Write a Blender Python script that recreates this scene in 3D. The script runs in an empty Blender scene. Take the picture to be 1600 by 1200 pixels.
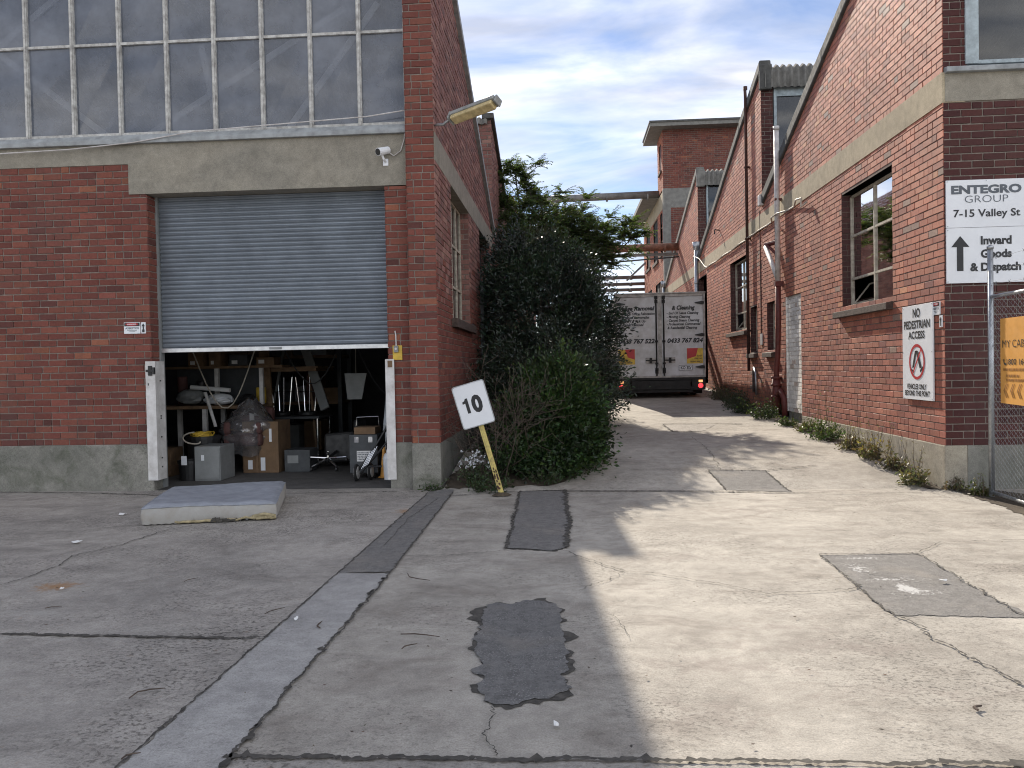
import bpy, math, random
import numpy as np
from mathutils import Vector, Matrix

random.seed(7)
RNG = np.random.default_rng(11)
scene = bpy.context.scene
COL = scene.collection

# ------------------------------------------------------------------ camera, sky, sun, exposure
cam_d = bpy.data.cameras.new('camera')
cam = bpy.data.objects.new('camera', cam_d)
COL.objects.link(cam)
cam_d.sensor_width = 36.0
cam_d.lens = 28.125
cam_d.clip_start = 0.05
cam_d.clip_end = 2000.0
CAM_H = 1.55
_F, _VP, _ROLL = 1250.0, (885.0, 572.0), -0.0195


def _basis():
    y = np.array([(_VP[0] - 800) / _F, (_VP[1] - 600) / _F, 1.0]); y /= np.linalg.norm(y)
    p2 = np.array([(_VP[0] + 1000 - 800) / _F, (_VP[1] + 1000 * _ROLL - 600) / _F, 1.0])
    up = np.cross(p2, y); up /= np.linalg.norm(up)
    if up[1] > 0:
        up = -up
    x = np.cross(y, up); x /= np.linalg.norm(x)
    return np.stack([x, y, up], 1)          # camera(x right, y down, z forward) = W @ world


_W = _basis()
_r, _u, _b = _W.T @ np.array([1., 0, 0]), -(_W.T @ np.array([0, 1., 0])), -(_W.T @ np.array([0, 0, 1.]))
cam.matrix_world = Matrix(((_r[0], _u[0], _b[0], 0), (_r[1], _u[1], _b[1], 0), (_r[2], _u[2], _b[2], CAM_H), (0, 0, 0, 1)))
scene.camera = cam

SUN_AZ, SUN_EL = math.radians(10.2), math.radians(31.4)      # azimuth measured from the alley axis (+Y) towards -X
SUN_DIR = Vector((-math.sin(SUN_AZ) * math.cos(SUN_EL), math.cos(SUN_AZ) * math.cos(SUN_EL), math.sin(SUN_EL)))
sun_d = bpy.data.lights.new('sun', 'SUN')
sun_d.energy = 3.6
sun_d.angle = math.radians(0.6)
sun_d.color = (1.0, 0.90, 0.76)
sun = bpy.data.objects.new('sun', sun_d)
COL.objects.link(sun)
sun.location = (-10, 40, 40)
sun.rotation_euler = (-SUN_DIR).to_track_quat('-Z', 'Y').to_euler()

world = bpy.data.worlds.new('World')
scene.world = world
world.use_nodes = True


def build_world():
    nt = world.node_tree
    N, L = nt.nodes, nt.links
    N.clear()
    out = N.new('ShaderNodeOutputWorld')
    bg = N.new('ShaderNodeBackground')
    bg.inputs['Strength'].default_value = 0.105
    sky = N.new('ShaderNodeTexSky')
    sky.sky_type = 'NISHITA'
    sky.sun_disc = False
    sky.sun_elevation = SUN_EL
    sky.sun_rotation = -SUN_AZ
    sky.air_density = 1.0
    sky.dust_density = 0.15
    sky.ozone_density = 1.6
    tc = N.new('ShaderNodeTexCoord')
    sep = N.new('ShaderNodeSeparateXYZ')
    L.new(tc.outputs['Generated'], sep.inputs[0])
    mz = N.new('ShaderNodeMath'); mz.operation = 'MAXIMUM'; mz.inputs[1].default_value = 0.0
    L.new(sep.outputs['Z'], mz.inputs[0])
    az = N.new('ShaderNodeMath'); az.operation = 'ADD'; az.inputs[1].default_value = 0.16
    L.new(mz.outputs[0], az.inputs[0])
    dv = []
    for k in ('X', 'Y'):
        d = N.new('ShaderNodeMath'); d.operation = 'DIVIDE'
        L.new(sep.outputs[k], d.inputs[0]); L.new(az.outputs[0], d.inputs[1])
        dv.append(d)
    cmb = N.new('ShaderNodeCombineXYZ')
    L.new(dv[0].outputs[0], cmb.inputs['X']); L.new(dv[1].outputs[0], cmb.inputs['Y'])
    mp = N.new('ShaderNodeMapping')
    mp.inputs['Location'].default_value = (3.1, 1.35, 0.4)
    mp.inputs['Rotation'].default_value = (0, 0, math.radians(24))
    mp.inputs['Scale'].default_value = (0.75, 1.5, 1.0)
    L.new(cmb.outputs[0], mp.inputs['Vector'])
    n1 = N.new('ShaderNodeTexNoise')
    n1.inputs['Scale'].default_value = 1.7
    n1.inputs['Detail'].default_value = 7.0
    n1.inputs['Roughness'].default_value = 0.55
    n1.inputs['Distortion'].default_value = 0.55
    L.new(mp.outputs[0], n1.inputs['Vector'])
    rp = N.new('ShaderNodeValToRGB')
    rp.color_ramp.elements[0].position = 0.37
    rp.color_ramp.elements[0].color = (0.05, 0.05, 0.05, 1)
    rp.color_ramp.elements[1].position = 0.66
    rp.color_ramp.elements[1].color = (0.95, 0.95, 0.95, 1)
    e = rp.color_ramp.elements.new(0.52); e.color = (0.50, 0.50, 0.50, 1)
    L.new(n1.outputs['Fac'], rp.inputs['Fac'])
    # clouds: dimmer towards the sun, boosted opposite it as added fill light
    dot = N.new('ShaderNodeVectorMath'); dot.operation = 'DOT_PRODUCT'
    dot.inputs[1].default_value = SUN_DIR
    L.new(tc.outputs['Generated'], dot.inputs[0])
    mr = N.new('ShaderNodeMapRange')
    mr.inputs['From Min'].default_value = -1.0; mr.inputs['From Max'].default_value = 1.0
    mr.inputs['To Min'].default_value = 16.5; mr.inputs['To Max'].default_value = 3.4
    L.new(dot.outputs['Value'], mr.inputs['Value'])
    n2 = N.new('ShaderNodeTexNoise')
    n2.inputs['Scale'].default_value = 2.6; n2.inputs['Detail'].default_value = 5.0
    L.new(mp.outputs[0], n2.inputs['Vector'])
    sh = N.new('ShaderNodeMapRange')
    sh.inputs['From Min'].default_value = 0.35; sh.inputs['From Max'].default_value = 0.65
    sh.inputs['To Min'].default_value = 0.62; sh.inputs['To Max'].default_value = 1.32
    L.new(n2.outputs['Fac'], sh.inputs['Value'])
    nr = N.new('ShaderNodeMapRange')                       # thin cloud close to the sun is lit through
    nr.inputs['From Min'].default_value = 0.80; nr.inputs['From Max'].default_value = 0.99
    nr.inputs['To Min'].default_value = 0.0; nr.inputs['To Max'].default_value = 2.6
    L.new(dot.outputs['Value'], nr.inputs['Value'])
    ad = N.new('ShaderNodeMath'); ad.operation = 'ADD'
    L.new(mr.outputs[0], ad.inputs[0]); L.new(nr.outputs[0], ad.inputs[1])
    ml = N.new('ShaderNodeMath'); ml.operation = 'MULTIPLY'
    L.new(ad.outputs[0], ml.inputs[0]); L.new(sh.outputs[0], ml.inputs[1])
    cc = N.new('ShaderNodeVectorMath'); cc.operation = 'SCALE'
    wt = N.new('ShaderNodeMapRange')
    wt.inputs['From Min'].default_value = -0.3; wt.inputs['From Max'].default_value = 0.5
    L.new(dot.outputs['Value'], wt.inputs['Value'])
    tn = N.new('ShaderNodeMix'); tn.data_type = 'RGBA'          # warm tint for the added fill opposite the sun, lavender towards it
    tn.inputs[6].default_value = (1.01, 0.985, 0.955, 1); tn.inputs[7].default_value = (0.97, 0.98, 1.05, 1)
    L.new(wt.outputs[0], tn.inputs['Factor'])
    L.new(tn.outputs[2], cc.inputs[0])
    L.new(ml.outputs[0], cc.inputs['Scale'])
    mx = N.new('ShaderNodeMix'); mx.data_type = 'RGBA'
    L.new(rp.outputs['Color'], mx.inputs['Factor'])
    sk = N.new('ShaderNodeVectorMath'); sk.operation = 'MULTIPLY'; sk.inputs[1].default_value = (0.46, 0.50, 0.60)
    L.new(sky.outputs[0], sk.inputs[0])
    L.new(sk.outputs[0], mx.inputs[6])
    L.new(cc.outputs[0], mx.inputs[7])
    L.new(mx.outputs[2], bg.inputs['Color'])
    L.new(bg.outputs[0], out.inputs['Surface'])


build_world()
scene.view_settings.view_transform = 'Standard'
scene.view_settings.look = 'None'
scene.view_settings.gamma = 1.0
scene.view_settings.exposure = 0.98
scene.cycles.use_denoising = True
scene.cycles.filter_width = 1.05
scene.cycles.max_bounces = 8
scene.cycles.transparent_max_bounces = 16


# ------------------------------------------------------------------ helpers
class MB:
    """collects geometry, then links it as ONE mesh object"""

    def __init__(s):
        s.v, s.f, s.m, s.c = [], [], [], None

    def add(s, verts, faces, mi=0):
        b = len(s.v)
        s.v.extend([tuple(map(float, q)) for q in verts])
        s.f.extend([tuple(i + b for i in fc) for fc in faces])
        s.m.extend([mi] * len(faces))
        return s

    def box(s, x0, x1, y0, y1, z0, z1, mi=0):
        x0, x1 = min(x0, x1), max(x0, x1); y0, y1 = min(y0, y1), max(y0, y1); z0, z1 = min(z0, z1), max(z0, z1)
        return s.add([(x0, y0, z0), (x1, y0, z0), (x1, y1, z0), (x0, y1, z0), (x0, y0, z1), (x1, y0, z1), (x1, y1, z1), (x0, y1, z1)],
                     [(0, 3, 2, 1), (4, 5, 6, 7), (0, 1, 5, 4), (1, 2, 6, 5), (2, 3, 7, 6), (3, 0, 4, 7)], mi)

    def obox(s, c, ax, ay, az, mi=0):
        """box with centre c and half-axes ax, ay, az (vectors)"""
        c, ax, ay, az = map(Vector, (c, ax, ay, az))
        vs = [c + i * ax + j * ay + k * az for k in (-1, 1) for (i, j) in ((-1, -1), (1, -1), (1, 1), (-1, 1))]
        return s.add(vs, [(0, 3, 2, 1), (4, 5, 6, 7), (0, 1, 5, 4), (1, 2, 6, 5), (2, 3, 7, 6), (3, 0, 4, 7)], mi)

    def beam(s, p, q, w, t, side=None, mi=0):
        p, q = Vector(p), Vector(q); d = q - p
        ref = Vector(side) if side else (Vector((0, 0, 1)) if abs(d.normalized().z) < 0.95 else Vector((0, 1, 0)))
        a = d.cross(ref).normalized(); b = d.cross(a).normalized()
        return s.obox((p + q) / 2, d / 2, a * w / 2, b * t / 2, mi)

    def tube(s, pts, r, n=8, mi=0, cap=True):
        pts = [Vector(p) for p in pts]; k = len(pts)
        rs = r if isinstance(r, (list, tuple)) else [r] * k
        vs, fs = [], []
        pa = None
        for i, p in enumerate(pts):
            d = (pts[min(i + 1, k - 1)] - pts[max(i - 1, 0)]).normalized()
            if pa is None:
                ref = Vector((0, 0, 1)) if abs(d.z) < 0.9 else Vector((1, 0, 0))
                pa = d.cross(ref).normalized()
            else:
                pa = (pa - d * pa.dot(d))
                pa = pa.normalized() if pa.length > 1e-6 else d.cross(Vector((0.3, 0.5, 0.8))).normalized()
            pb = d.cross(pa)
            for j in range(n):
                an = 2 * math.pi * j / n
                vs.append(p + (pa * math.cos(an) + pb * math.sin(an)) * rs[i])
        for i in range(k - 1):
            for j in range(n):
                a, b2 = i * n + j, i * n + (j + 1) % n
                fs.append((a, b2, b2 + n, a + n))
        if cap:
            fs.append(tuple(reversed(range(n)))); fs.append(tuple(range((k - 1) * n, k * n)))
        return s.add(vs, fs, mi)

    def prism(s, poly, axis, a, b, mi=0):
        """poly: 2D outline; axis 'x' -> poly is (y,z); 'y' -> (x,z); 'z' -> (x,y)"""
        def P(q, t):
            return {'x': (t, q[0], q[1]), 'y': (q[0], t, q[1]), 'z': (q[0], q[1], t)}[axis]
        n = len(poly)
        vs = [P(q, a) for q in poly] + [P(q, b) for q in poly]
        fs = [tuple(range(n)), tuple(range(2 * n - 1, n - 1, -1))] + [(i, i + n, (i + 1) % n + n, (i + 1) % n) for i in range(n)]
        return s.add(vs, fs, mi)

    def lathe(s, c, prof, n=20, axis='z', mi=0):
        vs, fs = [], []
        for (r, h) in prof:
            for j in range(n):
                an = 2 * math.pi * j / n
                a, b = r * math.cos(an), r * math.sin(an)
                vs.append({'z': (c[0] + a, c[1] + b, c[2] + h), 'x': (c[0] + h, c[1] + a, c[2] + b), 'y': (c[0] + a, c[1] + h, c[2] + b)}[axis])
        k = len(prof)
        for i in range(k - 1):
            for j in range(n):
                fs.append((i * n + j, i * n + (j + 1) % n, (i + 1) * n + (j + 1) % n, (i + 1) * n + j))
        fs.append(tuple(reversed(range(n)))); fs.append(tuple(range((k - 1) * n, k * n)))
        return s.add(vs, fs, mi)

    def build(s, name, mats, parent=None, smooth=False, bevel=0.0, cols=None, kind=None, label=None):
        me = bpy.data.meshes.new(name)
        off = np.array(world_loc(parent)) if parent else np.zeros(3)
        v = np.array(s.v, float).reshape(-1, 3) - off
        me.from_pydata(v.tolist(), [], s.f)
        if not isinstance(mats, (list, tuple)):
            mats = [mats]
        for m in mats:
            me.materials.append(m)
        if len(mats) > 1:
            me.polygons.foreach_set('material_index', s.m)
        if smooth:
            me.polygons.foreach_set('use_smooth', [True] * len(me.polygons))
        if cols is not None:
            at = me.color_attributes.new('col', 'FLOAT_COLOR', 'POINT')
            c4 = np.ones((len(me.vertices), 4)); c4[:, :3] = np.asarray(cols)[:, :3]
            at.data.foreach_set('color', c4.ravel())
        me.validate(); me.update()
        o = bpy.data.objects.new(name, me)
        COL.objects.link(o)
        if parent:
            o.parent = parent
        if bevel:
            b = o.modifiers.new('bevel', 'BEVEL'); b.width = bevel; b.segments = 2; b.limit_method = 'ANGLE'
        if kind:
            o['kind'] = kind
        if label:
            o['label'] = label
        return o


def world_loc(o):
    t = Vector((0, 0, 0))
    while o:
        t += o.location; o = o.parent
    return t


def tag(o, label, cat, group=None):
    o['label'] = label; o['category'] = cat
    if group:
        o['group'] = group
    return o


def thing(name, loc, label, cat, group=None):
    o = bpy.data.objects.new(name, None)
    COL.objects.link(o)
    o.location = loc
    o.empty_display_size = 0.2
    return tag(o, label, cat, group)


def smst(t):
    t = max(0.0, min(1.0, t)); return t * t * (3 - 2 * t)


def alley_h(y):
    return float(np.interp(y, [-400, 9.9, 11.2, 12.4, 15.5, 18.1, 22, 26, 36, 60, 400], [0, 0, .17, .265, .345, .48, .62, .78, 1.1, 1.3, 1.3]))


def gz(x, y):
    if x < -1.6:
        return 0.0
    return alley_h(y)


# ------------------------------------------------------------------ materials
def node_mat(name):
    m = bpy.data.materials.new(name); m.use_nodes = True
    nt = m.node_tree
    return m, nt.nodes, nt.links, nt.nodes['Principled BSDF']


def rgb(c):
    return (c[0], c[1], c[2], 1.0)


def mixc(N, L, fac, a, b, mode='MIX'):
    m = N.new('ShaderNodeMix'); m.data_type = 'RGBA'; m.blend_type = mode
    for sock, v in ((m.inputs['Factor'], fac), (m.inputs[6], a), (m.inputs[7], b)):
        if isinstance(v, (int, float)):
            sock.default_value = v
        elif isinstance(v, (tuple, list)):
            sock.default_value = rgb(v)
        else:
            L.new(v, sock)
    return m.outputs[2]


def noise(N, L, vec, scale, detail=4, rough=0.55, dist=0.0):
    n = N.new('ShaderNodeTexNoise')
    n.inputs['Scale'].default_value = scale; n.inputs['Detail'].default_value = detail
    n.inputs['Roughness'].default_value = rough; n.inputs['Distortion'].default_value = dist
    L.new(vec, n.inputs['Vector'])
    return n.outputs['Fac']


def remap(N, L, v, a, b, c=0.0, d=1.0):
    m = N.new('ShaderNodeMapRange')
    m.inputs['From Min'].default_value = a; m.inputs['From Max'].default_value = b
    m.inputs['To Min'].default_value = c; m.inputs['To Max'].default_value = d
    L.new(v, m.inputs['Value'])
    return m.outputs[0]


def pos(N, scale=None, L=None):
    g = N.new('ShaderNodeNewGeometry')
    if scale:
        mp = N.new('ShaderNodeMapping'); mp.inputs['Scale'].default_value = scale
        L.new(g.outputs['Position'], mp.inputs['Vector'])
        return mp.outputs[0]
    return g.outputs['Position']


def bump(N, L, bsdf, h, strength=0.3, dist=0.01):
    b = N.new('ShaderNodeBump')
    b.inputs['Strength'].default_value = strength; b.inputs['Distance'].default_value = dist
    L.new(h, b.inputs['Height']); L.new(b.outputs[0], bsdf.inputs['Normal'])


def mat(name, c, rough=0.6, metal=0.0, var=0.12, scale=6.0, c2=None, bmp=0.0, bscale=60.0, local=False, spec=0.5):
    """paint/metal/plastic with a little uneven colour and dirt"""
    m, N, L, B = node_mat(name)
    if local:
        v = N.new('ShaderNodeTexCoord').outputs['Object']
    else:
        v = pos(N)
    c2 = c2 or tuple(x * (1 - 2.2 * var) for x in c)
    n = remap(N, L, noise(N, L, v, scale, 6, 0.65), 0.35, 0.7)
    L.new(mixc(N, L, n, tuple(min(1, x * (1 + var * .5)) for x in c), c2), B.inputs['Base Color'])
    L.new(remap(N, L, noise(N, L, v, scale * 2.3, 4), 0.3, 0.7, max(0.05, rough - .1), min(1, rough + .1)), B.inputs['Roughness'])
    B.inputs['Metallic'].default_value = metal
    B.inputs['Specular IOR Level'].default_value = spec
    if bmp:
        bump(N, L, B, noise(N, L, v, bscale, 5), bmp, 0.01)
    return m


def brick_mat(name, dirt=0.25, rough=0.85, spec=0.35, bmp=0.35):
    m, N, L, B = node_mat(name)
    a = N.new('ShaderNodeAttribute'); a.attribute_name = 'col'
    p = pos(N)
    n1 = remap(N, L, noise(N, L, p, 38, 5, 0.7), 0.3, 0.75, 0.78, 1.18)
    v1 = N.new('ShaderNodeVectorMath'); v1.operation = 'SCALE'
    L.new(a.outputs['Color'], v1.inputs[0]); L.new(n1, v1.inputs['Scale'])
    n2 = remap(N, L, noise(N, L, p, 0.9, 5, 0.6), 0.48, 0.72, 0.0, dirt)
    c = mixc(N, L, n2, v1.outputs[0], (0.13, 0.085, 0.07))
    # rain streaks and soot running down the wall
    n4 = remap(N, L, noise(N, L, pos(N, (2.6, 2.6, 0.22), L), 1.0, 6, 0.65), 0.52, 0.75, 0.0, dirt * 1.6)
    c = mixc(N, L, n4, c, (0.085, 0.06, 0.055))
    n3 = remap(N, L, noise(N, L, p, 95, 3, 0.6), 0.66, 0.74, 0.0, 0.6)
    c = mixc(N, L, n3, c, (0.09, 0.055, 0.05))
    L.new(c, B.inputs['Base Color'])
    B.inputs['Roughness'].default_value = rough
    B.inputs['Specular IOR Level'].default_value = spec
    bump(N, L, B, noise(N, L, p, 70, 6, 0.7), bmp, 0.006)
    return m


def concrete_mat(name, c1, c2, scale=0.7, stain=(0.16, 0.13, 0.10), stain_amt=0.5, pits=0.35, bmp=0.3, rust=0.0, rough=0.9):
    m, N, L, B = node_mat(name)
    p = pos(N)
    big = remap(N, L, noise(N, L, p, scale, 7, 0.62, 0.4), 0.36, 0.66)
    c = mixc(N, L, big, c1, c2)
    ps = pos(N, (1.0, 1.7, 1.0), L)
    st = remap(N, L, noise(N, L, ps, scale * 1.9, 8, 0.68, 0.7), 0.50, 0.74, 0.0, stain_amt)
    c = mixc(N, L, st, c, stain)
    mid = remap(N, L, noise(N, L, p, 6.0, 10, 0.78, 0.3), 0.3, 0.72, 1.22, 0.70)
    v1 = N.new('ShaderNodeVectorMath'); v1.operation = 'SCALE'
    L.new(c, v1.inputs[0]); L.new(mid, v1.inputs['Scale'])
    fine = remap(N, L, noise(N, L, p, 110, 4, 0.7), 0.3, 0.7, 0.74, 1.2)
    v2 = N.new('ShaderNodeVectorMath'); v2.operation = 'SCALE'
    L.new(v1.outputs[0], v2.inputs[0]); L.new(fine, v2.inputs['Scale'])
    c = v2.outputs[0]
    pm = remap(N, L, noise(N, L, pos(N, (1.0, 1.25, 1.0), L), 34, 5, 0.72), 0.535, 0.61, 0.0, pits)
    zone = remap(N, L, noise(N, L, p, 0.8, 4, 0.6), 0.42, 0.68)
    mm = N.new('ShaderNodeMath'); mm.operation = 'MULTIPLY'
    L.new(pm, mm.inputs[0]); L.new(zone, mm.inputs[1])
    c = mixc(N, L, mm.outputs[0], c, (0.05, 0.045, 0.04))
    if rust:
        rr = remap(N, L, noise(N, L, p, 1.1, 4, 0.6), 0.66, 0.8, 0.0, rust)
        c = mixc(N, L, rr, c, (0.30, 0.17, 0.08))
    L.new(c, B.inputs['Base Color'])
    B.inputs['Roughness'].default_value = rough
    B.inputs['Specular IOR Level'].default_value = 0.3
    ad = N.new('ShaderNodeMath'); ad.operation = 'SUBTRACT'
    L.new(noise(N, L, p, 55, 7, 0.75), ad.inputs[0]); L.new(mm.outputs[0], ad.inputs[1])
    bump(N, L, B, ad.outputs[0], bmp, 0.008)
    return m


def asphalt_mat(name, c=(0.105, 0.103, 0.10), stone=(0.36, 0.35, 0.34)):
    m, N, L, B = node_mat(name)
    p = pos(N)
    vo = N.new('ShaderNodeTexVoronoi'); vo.inputs['Scale'].default_value = 75
    L.new(p, vo.inputs['Vector'])
    n = remap(N, L, vo.outputs['Distance'], 0.12, 0.42, 1.0, 0.0)
    big = remap(N, L, noise(N, L, p, 5.0, 7, 0.7), 0.35, 0.65, 0.1, 0.9)
    mm = N.new('ShaderNodeMath'); mm.operation = 'MULTIPLY'
    L.new(n, mm.inputs[0]); L.new(big, mm.inputs[1])
    cc = mixc(N, L, mm.outputs[0], c, stone)
    cc = mixc(N, L, remap(N, L, noise(N, L, p, 12, 10, .8), .40, .66, 0, .85), cc, tuple(x * 1.9 for x in c))
    cc = mixc(N, L, remap(N, L, noise(N, L, p, 60, 4, .7), .56, .70, 0, .8), cc, tuple(x * .45 for x in c))
    cc = mixc(N, L, remap(N, L, noise(N, L, p, 2.1, 5, .6), .52, .74, 0, .5), cc, (.26, .235, .20))
    L.new(cc, B.inputs['Base Color'])
    B.inputs['Roughness'].default_value = 0.88
    bump(N, L, B, vo.outputs['Distance'], 0.6, 0.006)
    return m


def leaf_mat(name, trans=0.35, rough=0.42, spec=0.5):
    m, N, L, B = node_mat(name)
    a = N.new('ShaderNodeAttribute'); a.attribute_name = 'col'
    L.new(a.outputs['Color'], B.inputs['Base Color'])
    B.inputs['Roughness'].default_value = rough
    B.inputs['Specular IOR Level'].default_value = spec
    t = N.new('ShaderNodeBsdfTranslucent')
    v = N.new('ShaderNodeVectorMath'); v.operation = 'MULTIPLY'
    v.inputs[1].default_value = (1.7, 1.6, 0.7)
    L.new(a.outputs['Color'], v.inputs[0]); L.new(v.outputs[0], t.inputs['Color'])
    ms = N.new('ShaderNodeMixShader'); ms.inputs[0].default_value = trans
    L.new(B.outputs[0], ms.inputs[1]); L.new(t.outputs[0], ms.inputs[2])
    L.new(ms.outputs[0], N['Material Output'].inputs['Surface'])
    return m


def glass_mat(name, dust=0.25, dust_haze_c=(0.30, 0.32, 0.34), clear=(0.55, 0.6, 0.62), refl=0.12, scale=2.5, wr=(0.05, 1.6, 0.03)):
    m, N, L, B = node_mat(name)
    N.remove(B)
    p = pos(N)
    tr = N.new('ShaderNodeBsdfTransparent'); tr.inputs[0].default_value = rgb(clear)
    df = N.new('ShaderNodeBsdfDiffuse'); df.inputs[0].default_value = rgb(dust_haze_c)
    gl = N.new('ShaderNodeBsdfGlossy'); gl.inputs['Roughness'].default_value = wr[2]
    b = N.new('ShaderNodeBump'); b.inputs['Strength'].default_value = wr[0]; b.inputs['Distance'].default_value = 0.02
    L.new(noise(N, L, p, wr[1], 2), b.inputs['Height']); L.new(b.outputs[0], gl.inputs['Normal'])
    m1 = N.new('ShaderNodeMixShader')
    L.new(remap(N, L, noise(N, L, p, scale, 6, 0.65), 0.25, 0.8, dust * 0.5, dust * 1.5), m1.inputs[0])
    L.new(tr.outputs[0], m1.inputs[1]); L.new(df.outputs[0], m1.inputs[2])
    fr = N.new('ShaderNodeFresnel'); fr.inputs['IOR'].default_value = 1.5
    ad = N.new('ShaderNodeMath'); ad.operation = 'ADD'; ad.inputs[1].default_value = refl; ad.use_clamp = True
    L.new(fr.outputs[0], ad.inputs[0])
    m2 = N.new('ShaderNodeMixShader')
    L.new(ad.outputs[0], m2.inputs[0]); L.new(m1.outputs[0], m2.inputs[1]); L.new(gl.outputs[0], m2.inputs[2])
    L.new(m2.outputs[0], N['Material Output'].inputs['Surface'])
    return m


def emit_mat(name, c, strength):
    m, N, L, B = node_mat(name)
    B.inputs['Base Color'].default_value = rgb(c)
    B.inputs['Emission Color'].default_value = rgb(c)
    B.inputs['Emission Strength'].default_value = strength
    B.inputs['Roughness'].default_value = 0.25
    return m


M = {}
M['brick'] = brick_mat('brick')
M['brick_side'] = brick_mat('weathered_brick', 0.2, 0.7, 0.5, 0.12)
M['mortar'] = mat('mortar', (0.25, 0.215, 0.185), 0.95, var=0.2, scale=9, bmp=0.4, bscale=90)
M['mortar_dark'] = mat('dark_mortar', (0.17, 0.125, 0.105), 0.95, var=0.2, scale=9, bmp=0.4, bscale=90)  # darker mortar tone for the factory side wall
M['render'] = concrete_mat('cement_render', (0.31, 0.285, 0.235), (0.25, 0.235, 0.20), 0.8, (0.14, 0.125, 0.10), 0.35, 0.1, 0.2)
M['cream'] = concrete_mat('cream_render', (0.48, 0.41, 0.29), (0.42, 0.36, 0.26), 0.8, (0.2, 0.17, 0.12), 0.35, 0.1, 0.2)
M['plinth'] = concrete_mat('plinth_concrete', (0.29, 0.28, 0.25), (0.19, 0.19, 0.165), 1.3, (0.075, 0.085, 0.055), 0.8, 0.4, 0.5)
M['plinth_pale'] = concrete_mat('plinth_pale_concrete', (0.42, 0.38, 0.30), (0.33, 0.30, 0.25), 1.3, (0.13, 0.12, 0.09), 0.45, 0.4, 0.4)
M['ground'] = concrete_mat('driveway_concrete', (0.45, 0.42, 0.37), (0.32, 0.296, 0.26), 0.75, (0.195, 0.168, 0.143), 0.75, 0.65, 0.6, rust=0.2)
M['yard'] = concrete_mat('yard_concrete', (0.43, 0.40, 0.36), (0.30, 0.28, 0.255), 0.6, (0.15, 0.138, 0.125), 0.65, 0.9, 0.75)
M['strip'] = concrete_mat('strip_concrete', (0.40, 0.39, 0.37), (0.33, 0.32, 0.31), 0.5, (0.22, 0.21, 0.2), 0.35, 0.35, 0.3)
M['asphalt'] = asphalt_mat('asphalt_patch')
M['asphalt_pale'] = asphalt_mat('worn_asphalt', (0.125, 0.12, 0.114), (0.24, 0.23, 0.22))
M['crack'] = mat('crack_dirt', (0.085, 0.078, 0.068), 1.0, var=0.3, scale=20)
M['soil'] = concrete_mat('dirt', (0.10, 0.078, 0.055), (0.06, 0.048, 0.036), 2.5, (0.05, 0.04, 0.03), 0.5, 0.8, 0.9)
M['grass_base'] = M['soil']
M['steel_white'] = mat('white_painted_steel', (0.70, 0.69, 0.68), 0.5, var=0.1, scale=5, c2=(0.45, 0.43, 0.41))
M['mullion'] = mat('weathered_white_timber', (0.55, 0.55, 0.53), 0.75, var=0.2, scale=12, c2=(0.26, 0.25, 0.24), bmp=0.3)
M['ledge'] = mat('lead_flashing', (0.33, 0.35, 0.36), 0.7, var=0.2, scale=8, c2=(0.2, 0.21, 0.215), bmp=0.2)
M['galv'] = mat('galvanised_steel', (0.46, 0.48, 0.50), 0.42, 0.85, var=0.15, scale=10)
M['wire'] = mat('dull_zinc_wire', (0.30, 0.31, 0.32), 0.75, 0.0, var=0.2, spec=0.2)
M['shutter'] = mat('shutter_steel', (0.24, 0.27, 0.305), 0.42, 0.5, var=0.1, scale=2.2, bmp=0.08, bscale=5)
M['alu'] = mat('aluminium', (0.62, 0.63, 0.64), 0.4, 0.8, var=0.1)
M['roof'] = mat('asbestos_cement_sheet', (0.21, 0.205, 0.19), 0.9, var=0.25, scale=5, c2=(0.11, 0.105, 0.095), bmp=0.4)
M['capping'] = mat('dark_verge_capping', (0.095, 0.095, 0.09), 0.85, var=0.25, scale=6, c2=(0.05, 0.05, 0.048), bmp=0.3)
M['soffit'] = mat('grey_eave', (0.22, 0.215, 0.20), 0.8, var=0.15)
M['glass'] = glass_mat('dusty_glass', 0.16, (0.16, 0.17, 0.175), (.45, .5, .5), refl=0.03)
M['glass_big'] = glass_mat('dusty_hazed_wall_glass', 0.46, (0.27, 0.30, 0.365), (0.6, 0.63, 0.68), 0.0, 1.6)  # flare haze and sky reflection painted in as bluish dust
M['glass_clear'] = glass_mat('clear_glass', 0.06, refl=0.16)
M['win_frame'] = mat('old_cream_window_paint', (0.50, 0.46, 0.38), 0.65, var=0.2, scale=14, c2=(0.27, 0.23, 0.18))
M['win_blue'] = mat('pale_blue_window_paint', (0.40, 0.47, 0.50), 0.65, var=0.2, scale=10, c2=(0.24, 0.28, 0.30))
M['sill_brick'] = mat('sill_brick', (0.085, 0.06, 0.05), 0.85, var=0.25, scale=12, bmp=0.4)
M['white_brick'] = mat('white_painted_brick', (0.80, 0.78, 0.74), 0.75, var=0.15, scale=7, c2=(0.42, 0.38, 0.34), bmp=0.3)
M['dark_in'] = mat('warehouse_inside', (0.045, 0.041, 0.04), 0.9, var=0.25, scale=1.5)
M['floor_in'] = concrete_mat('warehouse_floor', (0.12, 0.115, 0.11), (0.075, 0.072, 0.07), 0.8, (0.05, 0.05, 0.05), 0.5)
M['sign_white'] = mat('sign_white', (0.78, 0.80, 0.83), 0.45, var=0.04, scale=3)
M['ink'] = mat('black_lettering', (0.02, 0.021, 0.024), 0.5, var=0.1)
M['ink_grey'] = mat('slate_lettering', (0.10, 0.115, 0.135), 0.5, var=0.1)
M['red'] = mat('sign_red', (0.48, 0.035, 0.04), 0.45, var=0.08)
M['yellow'] = mat('yellow_paint', (0.70, 0.47, 0.06), 0.5, var=0.15, scale=8)
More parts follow.
